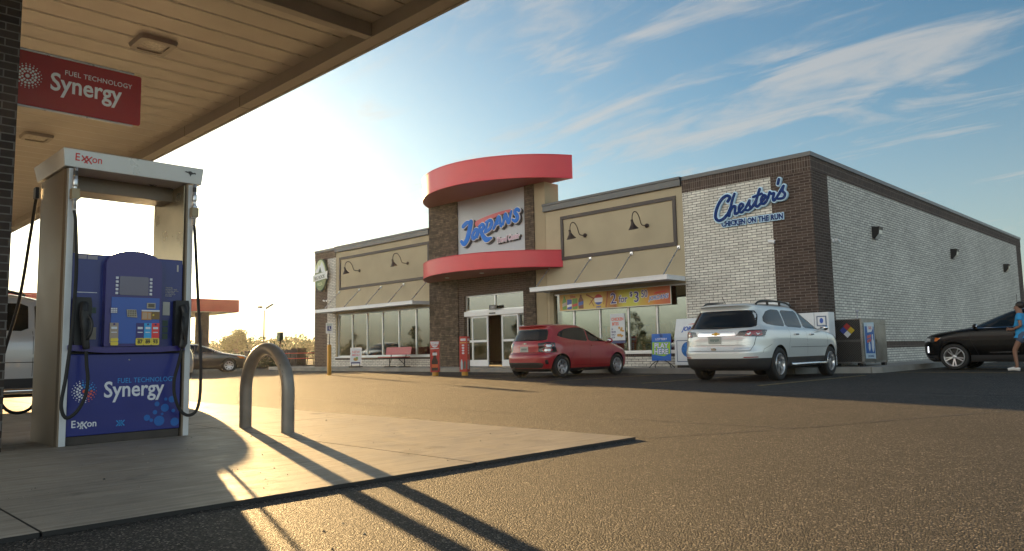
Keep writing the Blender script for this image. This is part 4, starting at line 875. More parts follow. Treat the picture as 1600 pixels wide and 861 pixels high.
# oval green mountain sign on the left pier
t = thing('oval_sign', 'oval green restaurant sign with mountains and a pale ribbon on the left pier', 'sign', (-25.90, -0.10, 4.92), FACADE)
OG = flat('oval_green', (.13,.19,.075), .5); OD = flat('oval_dark', (.03,.045,.025), .5); OC = flat('oval_cream', (.50,.55,.33), .5); RB = flat('ribbon_pale', (.62,.66,.66), .5); OT = flat('oval_text', (.06,.09,.08), .5)
ov = circle(0,0,.60,40,.86)
b = MB(); b.prism(ov, -.0, .10); b.build('oval_backing', OD, t)
b = MB(); b.prism(circle(0,0,.55,40,.81), .101, .115); b.build('oval_panel', OG, t)
up = [(x,y) for x,y in circle(0,0,.52,60,.78) if y > .12]
b = MB(); b.prism(up, .116, .122); b.build('sky_field', OC, t)
b = MB(); b.prism([(-.50,.13),(-.34,.36),(-.28,.32),(-.14,.56),(-.06,.46),(0,.50),(.16,.70),(.26,.52),(.32,.46),(.50,.13)], .123, .128); b.build('mountain_snow', flat('mtn_snow', (.62,.66,.68), .5), t)
b = MB(); b.prism([(-.16,.13),(0,.42),(.05,.34),(.16,.13)], .129, .133); b.build('mountain_dark', flat('mtn_dark', (.07,.12,.10), .5), t)
b = MB(); b.prism([(-.72,-.34),(.62,-.22),(.74,-.28),(.68,-.12),(.74,.16),(.62,.14),(-.62,.02),(-.72,-.02),(-.66,-.18)], .116, .15); b.build('ribbon', RB, t)
b = MB(); b.text('BIG ROCK', .25, -.0, -.215, .151, 0, .006, offset=.004, rot=R_(5.1), sx=.88); b.build('ribbon_lettering', OT, t)
b = MB(); b.text('PIZZA', .22, -.02, -.56, .116, 0, .008, offset=.006, rot=R_(3), sx=.8); b.build('lower_lettering', OC, t)

# promotion banner hung inside the awning, right bay
t = thing('promotion_banner', 'long orange and yellow drinks banner reading 2 for 3.50 under the right awning', 'banner', (-9.53, -0.035, 2.20), FACADE)
bm_, nt_, bs_ = pbsdf('banner_print')
def banner_nodes():
    N = nt_.nodes.new; L = nt_.links.new
    tcn = N('ShaderNodeTexCoord'); s = N('ShaderNodeSeparateXYZ'); L(tcn.outputs['Object'], s.inputs[0])
    n = N('ShaderNodeTexNoise'); n.inputs['Scale'].default_value = 1.6; L(tcn.outputs['Object'], n.inputs['Vector'])
    a = N('ShaderNodeMath'); a.operation = 'MULTIPLY_ADD'; L(n.outputs['Fac'], a.inputs[0]); a.inputs[1].default_value = .9; L(s.outputs[0], a.inputs[2])
    d = N('ShaderNodeMath'); d.operation = 'DIVIDE'; L(a.outputs[0], d.inputs[0]); d.inputs[1].default_value = 5.4
    r = N('ShaderNodeValToRGB'); L(d.outputs[0], r.inputs[0]); e = r.color_ramp.elements
    e[0].position = .05; e[0].color = (.50,.20,.05,1); e[1].position = .98; e[1].color = (.45,.09,.05,1)
    for p, c in ((.14,(.62,.42,.10,1)),(.30,(.62,.48,.16,1)),(.44,(.60,.42,.09,1)),(.55,(.33,.10,.03,1)),(.60,(.55,.50,.06,1)),(.72,(.52,.55,.08,1)),(.82,(.60,.22,.05,1))):
        q = e.new(p); q.color = c
    L(r.outputs[0], bs_.inputs['Base Color']); bs_.inputs['Roughness'].default_value = .5
banner_nodes()
b = MB(); b.box(0,4.75,0,.585,0,.008); b.build('printed_sheet', bm_, t)
b = MB(); rect_frame(b, -.03,4.78,-.025,.61,.03,-.005,.014)
fr = MB(); 
for (x0,x1,y0,y1) in ((-.03,4.78,.585,.615),(-.03,4.78,-.03,0),(-.03,0,0,.585),(4.75,4.78,0,.585)): fr.box(x0,x1,y0,y1,-.004,.014)
fr.build('border', flat('banner_border', (.62,.6,.5), .5), t)
BN = flat('banner_navy', (.03,.03,.22), .5); BW = flat('banner_white', (.78,.78,.8), .5)
for nm, off, z, m in (('price_outline', .022, .009, BW), ('price_lettering', .004, .013, BN)):
    b = MB(); b.text('2', .52, 2.45, .13, z, 0, .003, offset=off); b.build(nm, m, t); b = MB(); b.text('for', .34, 2.86, .15, z, 0, .003, offset=off, sx=.85, rot=R_(-1)); b.build(nm, m, t); b = MB(); b.text('$', .22, 3.20, .33, z, 0, .003, offset=off); b.text('3', .50, 3.42, .13, z, 0, .003, offset=off); b.text('50', .33, 3.74, .27, z, 0, .003, offset=off, sx=.8); b.build(nm, m, t)
for nm, off, z, m in (('name_outline', .018, .009, BW), ('name_lettering', .003, .013, flat('banner_blue', (.03,.12,.45), .5))):
    b = MB(); b.text('JORDANS', .19, 4.29, .17, z, 0, .003, offset=off, shear=.3, sx=.9, rot=R_(4)); b.build(nm, m, t)
b = MB(); b.prism([(4.10,.34),(4.2,.41),(4.6,.43),(4.62,.40),(4.3,.37)], .009, .013); b.build('small_swoosh', HR, t)
def bottle(x, h, w, body, capm, lab, can=False):
    b = MB()
    if can: b.prism(rrect(x-w/2,x+w/2,.03,.03+h,.02), .009,.012,0)
    else: b.prism([(x-w/2,.03),(x+w/2,.03),(x+w/2,.03+h*.6),(x+w*.16,.03+h*.86),(x+w*.16,.03+h),(x-w*.16,.03+h),(x-w*.16,.03+h*.86),(x-w/2,.03+h*.6)], .009,.012,0)
    b.prism([(x-w/2,.03+h*.2),(x+w/2,.03+h*.3),(x+w/2,.03+h*.55),(x-w/2,.03+h*.45)], .012,.014,1)
    b.build('printed_bottle', [body, lab], t)
G_ = flat('drink_green', (.12,.28,.05), .4); B_ = flat('drink_blue', (.04,.10,.40), .4); BR_ = flat('drink_brown', (.16,.05,.03), .4); RD_ = flat('drink_red', (.5,.05,.05), .4)
bottle(.22,.50,.20,G_,RD_,flat('drink_grey', (.4,.35,.3), .4)); bottle(.46,.36,.22,B_,RD_,BW,True); bottle(.72,.38,.24,G_,RD_,RD_,True); bottle(1.0,.50,.23,BR_,RD_,B_)
b = MB(); b.text('20oz', .13, .62, .44, .009, 0, .003, offset=.004); b.build('small_lettering', RD_, t)
b = MB(); c_ = circle(1.80,.31,.185,36); b.prism(c_, .009,.012,0); b.prism([p for p in c_ if p[1] > .36], .012,.0135,1); b.prism([p for p in c_ if p[1] < .24], .012,.0135,2); b.build('round_logo', [BW, RD_, B_], t)
b = MB(); b.text('pepsi', .10, 1.80, .03, .009, 0, .003, offset=.003); b.build('small_lettering', B_, t)
b = MB()
for (p, q, w) in (((1.25,.52),(1.65,.33),.05),((1.38,.15),(1.62,.40),.035),((2.12,.02),(2.22,.56),.06),((1.45,.30),(1.60,.08),.03),((2.02,.12),(2.05,.30),.02)):
    P = Vector(p); Q = Vector(q); t_ = (Q-P).normalized(); n_ = Vector((-t_.y,t_.x))*w/2; b.prism([tuple(P-n_),tuple(Q-n_),tuple(Q+n_),tuple(P+n_)], .009,.011)
b.build('printed_stripes', flat('stripe_brown', (.33,.10,.04), .5), t)
# poster in the right window
t = thing('window_poster', 'pale chicken bites poster on the glass of the right shop window', 'poster', (-7.36, 0.11, 1.06), FACADE)
b = MB(); b.box(0,.62,0,.92,0,.006); b.build('sheet', flat('poster_pale', (.58,.62,.66), .5), t)
b = MB(); b.box(0,.62,-.10,-.01,0,.006); b.build('footer', flat('poster_navy', (.05,.06,.16), .5), t)
b = MB(); b.text('CHICKEN', .15, .31, .68, .007, 0, .003, offset=.004, sx=.8); b.text('BITES', .15, .22, .52, .007, 0, .003, offset=.004, sx=.8); b.build('headline', OR, t)
b = MB()
for k_, s_ in enumerate(('20', 'PIECES', 'ONLY', '$7.99')): b.text(s_, .08, .04, .36-.095*k_, .007, 0, .003, offset=.002, align='LEFT', sx=.8)
b.build('body_text', flat('poster_navy', (.05,.06,.16), .5), t)
b = MB(); rr_ = random.Random(5)
for k_ in range(9): b.prism(circle(.42+rr_.uniform(-.1,.13), .27+rr_.uniform(-.17,.17), rr_.uniform(.035,.06), 9, rr_.uniform(.03,.05)), .007+.001*k_, .010+.001*k_)
b.build('printed_food', flat('food_gold', (.50,.28,.07), .5), t)
# ------------------------------------------------------------------ walkway furniture
YPAINT = mat('bollard_yellow', (0.62, 0.30, 0.02), 0.45, var=0.12, vscale=5)
t = thing('sign_bollard', 'yellow bollard with an accessible parking sign near the left brick pier', 'bollard', (-16.05, -5.72, 0.0))
b = MB(); b.lathe([(.0001,1.14),(.05,1.135),(.075,1.11),(.078,1.08),(.078,0)], 20); b.build('post', YPAINT, t)
b = MB(); b.tube([(0,0,1.13),(0,0,1.95)], .018, 8); b.build('sign_post', BLACKMET, t)
dx, dy = Vector((.71,.70)), None
sm = Matrix.Translation((0,0,1.55)) @ Matrix.Rotation(R_(45), 4, 'Z') @ Matrix.Rotation(R_(90), 4, 'X')
b = MB(); b.prism(rrect(-.13,.13,0,.40,.02), .02,.024,0,sm); b.prism(rrect(-.075,.075,.10,.28,.01), .024,.026,1,sm)
b.prism(circle(.0,.245,.016,10), .026,.028,2,sm); b.prism([(-.012,.225),(.008,.225),(.012,.175),(.045,.165),(.06,.125),(.045,.12),(.03,.15),(-.008,.155)], .026,.028,2,sm); b.text('RESERVED', .045, 0, .335, .024, 3, .002, mtx=sm); b.text('PARKING', .045, 0, .295, .024, 3, .002, mtx=sm); b.text('VAN', .05, 0, .04, .024, 3, .002, mtx=sm)
b.build('sign_plate', [flat('plate_white',(.72,.74,.72),.4), flat('plate_blue',(.02,.05,.2),.4), flat('plate_white',(.72,.74,.72),.4), flat('plate_green',(.02,.2,.08),.4)], t)
# bollards in square advertising sleeves
CRED = mat('sleeve_red', (0.50, 0.035, 0.025), 0.4, var=0.06)
def sleeve(loc, h, w, lab, rz):
    t = thing('sleeved_bollard', lab, 'bollard', loc, (0,0,rz), group='bollards in red advertising sleeves')
    b = MB(); b.lathe([(.105,.0),(.105,.15),(.10,.16),(.10,h-.1),(.0001,h-.06)], 20); b.build('post', YPAINT, t)
    b = MB(); b.box(-w/2,w/2,-w/2,w/2,.12,h); o = b.build('sleeve', CRED, t, bevel=.012)
    return t, w
t, w = sleeve((-10.78,-4.96,0.0), 1.14, .30, 'bollard in a red sleeve printed with a cola bottle, left of the entrance', R_(45))
fm = Matrix.Translation((0,-w/2-.001,0)) @ Matrix.Rotation(R_(90),4,'X')
hm_ = [(w/2*.94*math.cos(a), 1.125+.20*math.sin(a)) for a in np.linspace(math.pi,2*math.pi,16)]
b = MB(); b.prism(hm_, 0,.004,0,fm); b.build('round_print', flat('print_white',(.7,.68,.72),.4), t)
b = MB(); b.text('Coke', .10, 0, .99, .005, 0, .002, mtx=fm, shear=.2); b.prism([(-.13,.875),(.13,.885),(.13,.915),(-.13,.905)], 0,.003,1,fm); b.build('lettering', [CRED, flat('print_white',(.7,.68,.72),.4)], t)
b = MB(); b.prism([(-.035,.80),(.035,.80),(.035,.70),(.05,.60),(.10,.48),(.105,.42),(.085,.34),(.105,.26),(.095,.17),(-.095,.17),(-.105,.26),(-.085,.34),(-.105,.42),(-.10,.48),(-.05,.60),(-.035,.70)], 0,.003,0,fm); b.prism([(-.075,.76),(.075,.76),(.075,.67),(-.075,.67)], .003,.005,1,fm); b.prism([(-.098,.38),(.098,.38),(.098,.27),(-.098,.27)], .003,.005,2,fm)
b.build('bottle_print', [flat('cola_brown',(.05,.02,.015),.35), flat('print_white',(.7,.68,.72),.4), flat('cola_label',(.65,.12,.03),.4)], t)
t, w = sleeve((-9.83,-4.50,0.0), 1.27, .27, 'taller bollard in a red sleeve with white emblems, right beside the entrance doors', R_(28))
for k_, rz_ in enumerate((0, 90)):
    fm = Matrix.Rotation(R_(rz_),4,'Z') @ Matrix.Translation((0,-w/2-.001,0)) @ Matrix.Rotation(R_(90),4,'X')
    b = MB()
    for i in range(4): b.prism(circle(0,.98-.085*i,.045,10,.033), 0,.003,0,fm)
    b.prism(rrect(-.09,.09,1.12,1.20,.02), 0,.003,0,fm); b.prism([(-.11,1.05),(.11,1.05),(.11,1.075),(-.11,1.075)],0,.003,1,fm)
    b.prism([(-.09,.20),(-.02,.20),(-.02,.42),(-.04,.52),(-.07,.52),(-.09,.42)],0,.003,2,fm); b.prism([(.0,.22),(.09,.22),(.09,.44),(.06,.50),(.02,.44)],0,.003,3,fm)
    b.build('sleeve_print', [flat('print_white',(.7,.68,.72),.4), flat('print_yellow',(.7,.4,.1),.4), flat('print_sky',(.45,.6,.65),.4), flat('print_dark',(.10,.10,.10),.4)], t)
# bench
t = thing('bench', 'red slatted bench with black legs under the left shop windows', 'bench', (-18.85,-0.55,0.15))
BRED = mat('bench_red', (0.36, 0.022, 0.035), 0.4, var=0.08)
b = MB(); b.box(-.92,.92,-.36,.06,.43,.47); b.tube([(-.92,-.36,.45),(.92,-.36,.45)], .022, 8); b.build('seat', BRED, t, bevel=.01)
b = MB(); bk = Matrix.Translation((0,.10,.55)) @ Matrix.Rotation(R_(80),4,'X'); b.prism(rrect(-.92,.92,0,.34,.05), 0,.035,0,bk); b.build('backrest', BRED, t, bevel=.008)
for x in (-.55,.55):
    b = MB(); b.tube([(x,-.28,.025),(x,.34,.025)], .025, 8); b.tube([(x,.02,.025),(x,.02,.43)], .024, 8); b.tube(catmull([(x,-.30,.41),(x,.05,.41),(x,.10,.5),(x,.15,.85)],4), .022, 8); b.tube([(x,.02,.12),(x*.4,-.1,.42)], .016, 8); b.build('leg', BLACKMET, t)
# pavement sign by the left windows
t = thing('pavement_sign', 'small white pavement sign with food picture standing before the left windows', 'sign', (-21.2,-1.15,0.15), (0,0,R_(40)))
pm = Matrix.Rotation(R_(84),4,'X')
b = MB(); b.prism(rrect(-.27,.27,.12,.92,.02), 0,.03,0,pm); b.build('frame', SILVER, t, bevel=.004)
b = MB(); b.prism(rrect(-.24,.24,.16,.89,.01), .031,.034,0,pm); b.build('sheet', flat('pav_white',(.62,.66,.68),.4), t)
b = MB(); b.text('NEW', .16, 0, .66, .035, 0, .002, mtx=pm, offset=.003); b.text('MENU', .13, 0, .53, .035, 0, .002, mtx=pm, offset=.003); b.build('lettering', flat('pav_red',(.62,.20,.22),.4), t)
b = MB(); b.prism(circle(0,.38,.11,14,.08), .035,.037,0,pm); b.prism(circle(.06,.43,.06,10), .037,.039,1,pm); b.build('printed_food', [flat('food_gold',(.50,.28,.07),.5), flat('food_green',(.2,.35,.1),.5)], t)
b = MB(); b.prism([(-.22,.18),(.22,.18),(.22,.25),(-.22,.25)], .035,.037,0,pm); b.build('footer', flat('poster_navy',(.05,.06,.16),.5), t)
b = MB(); b.box(-.28,.28,-.22,.22,0,.07); b.bar((-.2,0,.05),(-.2,-.01,.2),.04,.04); b.bar((.2,0,.05),(.2,-.01,.2),.04,.04); b.build('base', BLACK, t, bevel=.02)
# ice merchandisers
ICEW = mat('ice_white', (0.66, 0.69, 0.72), 0.4, var=0.04, coat=0.2); ICEB = mat('ice_blue_print', (0.02, 0.14, 0.42), 0.4, var=0.6, vscale=18); ICED = flat('ice_edge', (.10,.14,.22), .4)
def ice_box(loc, w, d, h, lab, slope, rz=0, words=True):
    t = thing('ice_merchandiser', lab, 'ice freezer', loc, (0,0,rz), group='white ice freezers along the shop front')
    mt = Matrix(((0,0,1,0),(1,0,0,0),(0,1,0,0),(0,0,0,1)))
    b = MB(); b.prism([(-d,.08),(0,.08),(0,h),(-d+slope,h),(-d,h*.62)], 0, w, 0, mt); b.build('cabinet', ICEW, t, bevel=.012)
    b = MB(); b.box(.03,w-.03,-d+.06,-.05,0,.08); b.build('plinth', BLACK, t)
    fm = Matrix.Translation((0,-d,0)) @ Matrix.Rotation(R_(90),4,'X')
    b = MB(); b.prism(rrect(.05,w-.05,.12,h*.58,.03), .002,.012,0,fm); b.build('door', ICEW, t, bevel=.003)
    b = MB(); b.prism(rrect(.08,w*.5+.02,.18,h*.56,.01), .013,.016,0,fm); b.prism(rrect(.105,w*.5-.005,.205,h*.56-.025,.01), .016,.018,1,fm); b.build('picture_frame', [ICED, ICEW], t)
    b = MB(); b.prism(circle(w*.27+.01, h*.37, min(w*.17, h*.155), 30), .018,.021,0,fm); b.build('ice_picture', ICEB, t)
    ang = math.atan2(h*.38, slope); fm2 = Matrix.Translation((0,-d,h*.62)) @ Matrix.Rotation(ang,4,'X')
    b = MB()
    if words: b.text('JORDANS', .19, w*.36, .20, .004, 0, .003, mtx=fm2, shear=.3, offset=.008, sx=.9); b.prism([(w*.25,.40),(w*.5,.46),(w*.58,.44),(w*.4,.40)], .004,.007,1,fm2)
    else: b.text('ICE', .34, w*.5, .12, .004, 0, .003, mtx=fm2, offset=.012)
    b.build('lettering', [flat('ice_navy',(.03,.10,.42),.4), HR], t)
    return t
ice_box((-4.15,-0.06,0.15), 1.75, .84, 1.50, 'wide white ice freezer with a round blue picture, left of the silver car', .16)
ice_box((-2.32,-0.06,0.15), 1.5, .80, 1.84, 'taller white ice freezer behind the silver car, reading ICE', .10, words=False)
t = thing('newspaper_box', 'white cabinet against the dark corner brick, right of the silver car', 'cabinet', (-0.42,-0.06,0.15))
b = MB(); b.box(0,.46,-.40,0,.05,1.50); b.box(.47,.86,-.40,0,.05,1.50); b.build('cabinet', ICEW, t, bevel=.01)
b = MB(); b.box(.02,.84,-.38,-.02,0,.05); b.build('plinth', BLACK, t)
fm = Matrix.Translation((0,-.40,0)) @ Matrix.Rotation(R_(90),4,'X')
b = MB(); b.prism(rrect(.53,.80,1.12,1.40,.01), .002,.006,0,fm); b.prism(rrect(.56,.77,1.15,1.37,.01), .006,.009,1,fm); b.build('small_window', [ICED, ICEW], t)
b = MB(); b.prism(circle(.665,1.27,.05,12,.075), .010,.013,0,fm); b.build('picture', flat('ice_navy',(.03,.10,.42),.4), t)
# A frame sign
t = thing('a_frame_sign', 'blue and lime play here sign on thin black legs beside the ice freezer', 'sign', (-4.62,-0.95,0.15), (0,0,R_(6)))
pm = Matrix.Rotation(R_(86),4,'X')
b = MB(); b.prism(rrect(-.33,.33,.22,1.06,.015), 0,.02,0,pm); b.build('board', flat('board_blue',(.015,.13,.50),.4), t, bevel=.004)
b = MB(); b.prism([(-.31,.42),(.1,.36),(.31,.44),(.31,.80),(-.31,.80)], .021,.023,0,pm); b.build('lime_field', flat('board_lime',(.32,.55,.03),.4), t)
for nm, off, z, m in (('letter_outline', .016, .024, flat('board_blue',(.015,.13,.50),.4)), ('lettering', .004, .028, BW)):
    b = MB(); b.text('PLAY', .22, 0, .615, z, 0, .003, mtx=pm, offset=off, sx=.95); b.text('HERE', .22, 0, .43, z, 0, .003, mtx=pm, offset=off, sx=.95); b.build(nm, m, t)
b = MB(); b.text('LOTTERY', .095, 0, .86, .021, 0, .002, mtx=pm, offset=.001); b.build('small_lettering', BW, t)
b = MB(); b.lathe([(.03,0),(.045,0),(.045,.01),(.03,.01),(.03,0)], 16, 0, pm @ Matrix.Translation((0,1.0,.021))); b.build('grommet', BLACK, t)
for s_ in (-1, 1):
    b = MB(); b.tube(catmull([(s_*.12,.0,.22),(s_*.28,-.02,.14),(s_*.38,-.10,.0)],4), .014, 6); b.tube(catmull([(s_*.12,.03,.22),(s_*.25,.12,.12),(s_*.34,.22,.0)],4), .014, 6); b.build('leg', BLACKMET, t)
# propane cage
GALV = mat('galvanised_steel', (0.27, 0.265, 0.25), 0.38, 0.8, var=0.25, vscale=3)
CAGEP = mat('cage_paint', (0.10, 0.095, 0.09), 0.5, 0.3, var=0.15)
t = thing('propane_cage', 'grey steel gas bottle cage with hazard diamond and blue poster by the side wall', 'gas cage', (0.15, 0.45, 0.15))
b = MB()
for (x, y) in ((0,0),(.76,0),(0,1.83),(.76,1.83),(.76,.92)): b.box(x,x+.045,y,y+.045,.08,1.29)
b.box(0,.805,0,1.875,1.29,1.315); b.box(0,.805,0,1.875,.10,.13); b.box(.03,.79,.03,1.85,.70,.715); b.box(.79,.81,0,1.875,1.17,1.29); b.build('frame', GALV, t, bevel=.004)
b = MB()
for k_ in range(4): b.box(.02+(k_%2)*.66,.12+(k_%2)*.66,.03+(k_//2)*1.65,.20+(k_//2)*1.65,0,.08)
b.build('foot', BLACK, t)
b = MB(); n_ = 13
for i in range(-n_, n_):         # expanded mesh on the end
    for sgn in (1, -1):
        pts = []
        for (x, z) in ((.05+i*.062, .14), (.05+i*.062+1.15, 1.29)):
            pts.append((x, z))
        (xa, za), (xb, zb) = pts
        x0c, x1c = max(xa, .045), min(xb, .76)
        if x1c <= x0c: continue
        z0c, z1c = za+(x0c-xa), za+(x1c-xa)
        if sgn < 0: x0c, x1c = .805-x0c, .805-x1c
        b.bar((x0c,.02+.003*sgn,z0c),(x1c,.02+.003*sgn,z1c),.004,.011,up=(0,1,0))
b.box(.045,.76,.016,.026,.68,.74); b.box(.04,.77,.03,.034,.13,1.29,1); b.build('mesh_side', [CAGEP, flat('cage_inside', (.03,.03,.03), .7)], t)
hm2 = Matrix.Translation((.41,.012,1.0)) @ Matrix.Rotation(R_(90),4,'X')
b = MB()
for k_, (cx, cy) in enumerate(((0,.105),(-.105,0),(.105,0),(0,-.105))): b.prism([(cx,cy-.1),(cx+.1,cy),(cx,cy+.1),(cx-.1,cy)], 0,.006,k_,hm2)
b.build('hazard_diamond', [flat('hz_red',(.35,.03,.03),.5), flat('hz_blue',(.03,.06,.30),.5), flat('hz_yellow',(.50,.35,.02),.5), flat('hz_white',(.6,.62,.65),.5)], t)
sm2 = Matrix.Translation((.806,0,0)) @ Matrix(((0,0,1,0),(1,0,0,0),(0,1,0,0),(0,0,0,1)))
b = MB(); b.prism(rrect(.05,.91,.14,1.16,.02), .0,.012,0,sm2); b.prism(rrect(.96,1.83,.14,1.16,.02), .0,.012,0,sm2); b.box(.818,.84,1.0,1.05,.62,.74); b.build('door', GALV, t, bevel=.004)
b = MB(); b.prism([(.12,.22),(.86,.20),(.85,1.22),(.10,1.20)], .02,.026,0,sm2); b.prism([(.15,.36),(.83,.35),(.82,1.10),(.14,1.10)], .026,.028,1,sm2); b.build('poster', [flat('gas_pale',(.45,.58,.68),.5), flat('gas_blue',(.01,.10,.36),.5)], t)
b = MB(); b.prism([(.30,1.18),(.72,1.18),(.74,1.05),(.62,.95),(.32,.93)], .029,.031,0,sm2); b.text('GAS', .12, .52, 1.02, .031, 1, .002, mtx=sm2, offset=.003); b.prism([(.28,.84),(.56,.88),(.56,.80),(.28,.76)], .029,.031,1,sm2); b.prism([(.26,.72),(.56,.77),(.56,.69),(.26,.64)], .029,.031,1,sm2); b.text('EXCHANGE', .085, .5, .25, .027, 2, .002, mtx=sm2)
b.build('poster_print', [flat('gas_white',(.6,.65,.7),.5), flat('gas_red',(.55,.12,.12),.5), flat('gas_navy',(.02,.06,.2),.5)], t)
b = MB()
for (cx, y0, h, w) in ((.68,.38,.50,.09),(.42,.40,.32,.065)): b.prism([(cx-w*.6,y0+.05),(cx,y0),(cx+w*.6,y0+.05),(cx+w,y0+h*.25),(cx+w,y0+h*.6),(cx+w*.45,y0+h*.75),(cx+w*.45,y0+h),(cx-w*.45,y0+h),(cx-w*.45,y0+h*.75),(cx-w,y0+h*.6),(cx-w,y0+h*.25)], .029,.031,0,sm2)
b.build('printed_bottles', flat('gas_white',(.6,.65,.7),.5), t)
b = MB(); b.tube([(.60,.3,1.315),(.60,.3,1.50)],.02,8); b.sphere((.60,.3,1.53),.05,10); o = b.build('gas_valve', flat('valve_grey', (.3,.32,.36), .4), t)

# ------------------------------------------------------------------ far left: fence, tables, lamp, sign, distant canopy
HEDG = mat('fence_dark', (0.055, 0.045, 0.04), 0.8, var=0.5, vscale=14, bump=0.6, bscale=30)
t = thing('enclosure_fence', 'low dark slatted enclosure with flat top left of the shop', 'fence', (-39.3,2.2,0))
b = MB(); b.box(0,6.6,0,.12,0,1.06)
for i in range(22): b.box(.02+.3*i,.27+.3*i,-.03,0,.03,1.03)
b.build('panel', HEDG, t)
b = MB(); b.box(-.05,6.65,-.06,.18,1.062,1.11); b.build('cap', TRIM, t)
o = MB(); o.box(-32.65,-32.05,1.95,2.55,0,1.12); o.box(-32.70,-32.0,1.90,2.60,1.122,1.19); o = o.build('brick_post', COLUMN_BRICK); tag(o, 'short brown brick post between the dark enclosure and red picnic tables', 'brick post')
def picnic(loc, rz, lab):
    t = thing('picnic_table', lab, 'picnic table', loc, (0,0,rz), group='red picnic tables left of the shop')
    b = MB(); b.box(-.92,.92,-.38,.38,.72,.76); b.build('tabletop', mat('picnic_red',(.42,.05,.035),.5), t, bevel=.01)
    for s_ in (-1,1): b = MB(); b.box(-.92,.92,s_*.72-.14,s_*.72+.14,.42,.46); b.build('seat', MATS['picnic_red'], t, bevel=.01)
    for x in (-.6,.6):
        b = MB(); b.tube([(x,-.72,.42),(x,.72,.42)],.03,8); b.tube([(x,-.35,.02),(x,-.2,.72)],.03,8); b.tube([(x,.35,.02),(x,.2,.72)],.03,8); b.tube([(x,-.7,.03),(x,.7,.03)],.03,8); b.build('frame', BLACKMET, t)
picnic((-30.4,1.3,0.15), R_(25), 'red picnic table nearer the left brick pier'); picnic((-29.2,2.9,0.15), R_(10), 'red picnic table further back, half hidden by the left brick pier')
t = thing('street_lamp', 'tall slim lamp post with two floodlight heads against the sun glare', 'street lamp', (-75.7,22.1,0))
b = MB(); b.lathe([(.20,0),(.20,.5),(.11,.6),(.075,6.2),(.0001,6.2)], 14); b.build('pole', mat('pole_bronze',(.16,.11,.06),.5,.3), t)
for s_ in (-1,1):
    b = MB(); b.bar((0,0,6.15),(s_*.52*.7,s_*.52*.7,6.55),.05,.05); b.box(s_*.36-.28,s_*.36+.28,s_*.36-.2,s_*.36+.2,6.50,6.72) if s_ < 0 else b.bar((.15,.15,6.45),(.75,.75,6.95),.5,.12); b.build('lamp_head', BLACKMET, t)
t = thing('post_sign', 'small dark green board on a thin post beyond the hoop bollard', 'sign', (-32.9,1.3,0))
b = MB(); b.tube([(0,0,0),(0,0,1.7)],.05,8); b.build('post', mat('pole_bronze',(.16,.11,.06),.5,.3), t)
b = MB(); b.box(-.17,.17,-.13,.13,1.62,2.16); b.build('board', flat('board_green',(.03,.06,.035),.5), t, bevel=.02)
b = MB(); b.box(-.12,.12,-.135,-.131,1.70,2.08); b.build('face', flat('board_green2',(.05,.10,.055),.5), t)
t = thing('distant_canopy', 'distant red truck fuel canopy on brown columns beyond the fuel pump', 'canopy', (-72.8,17.6,0))
b = MB(); b.box(-18,0,-24,0,5.75,7.12); b.build('fascia', RED2, t)
b = MB(); b.box(-17.9,-.1,-23.9,-.1,5.70,5.748); b.build('soffit', mat('far_soffit',(.5,.46,.4),.5), t)
for (x,y) in ((-1.3,-3.6),(-1.3,-20),(-15,-3.6),(-15,-20)):
    b = MB(); b.box(x-.45,x+.45,y-.6,y+.6,0,5.70); b.build('column', COLUMN_BRICK, t)
# ------------------------------------------------------------------ vehicles
CARGLASS = mat('car_glass', (0.006, 0.008, 0.008), 0.02, spec=0.55)
TAIL = mat('tail_lens', (0.30, 0.012, 0.015), 0.12, coat=1.0); TAILDK = mat('lamp_dark', (0.02, 0.018, 0.02), 0.15, coat=1.0); LENSW = mat('lamp_clear', (0.62, 0.62, 0.62), 0.12, 0.3, coat=1.0); AMBER = mat('lamp_amber', (0.65, 0.16, 0.01), 0.15, coat=1.0)
CHROME = mat('chrome', (0.75, 0.75, 0.76), 0.1, 1.0); RIM = mat('alloy_rim', (0.55, 0.56, 0.58), 0.28, 0.9); RIMDK = mat('rim_dark', (0.03, 0.03, 0.032), 0.35, 0.6)
SEAM = mat('panel_seam', (0.008, 0.008, 0.008), 0.8); CLAD = mat('cladding_black', (0.022, 0.022, 0.024), 0.55, var=0.1); WELL = mat('wheel_well', (0.008, 0.008, 0.008), 0.9)
def paint(name, col, metal=0.25, rough=0.3):
    return mat(name, col, rough, metal, coat=1.0)
def chaikin(p, n=2):
    for _ in range(n):
        q = []
        for i in range(len(p)):
            a, c = p[i], p[(i+1) % len(p)]
            q += [(a[0]*.9+c[0]*.1, a[1]*.9+c[1]*.1), (a[0]*.1+c[0]*.9, a[1]*.1+c[1]*.9)]
        p = q
    return p
def densify(p, k=4, closed=True, mx=.045):
    out = []; n = len(p)
    for i in range(n if closed else n-1):
        a, c = p[i], p[(i+1) % n]
        kk = max(1, int(math.ceil(math.hypot(c[0]-a[0], c[1]-a[1])/mx)))
        for j in range(kk): out.append((a[0]+(c[0]-a[0])*j/kk, a[1]+(c[1]-a[1])*j/kk))
    if not closed: out.append(p[-1])
    return out
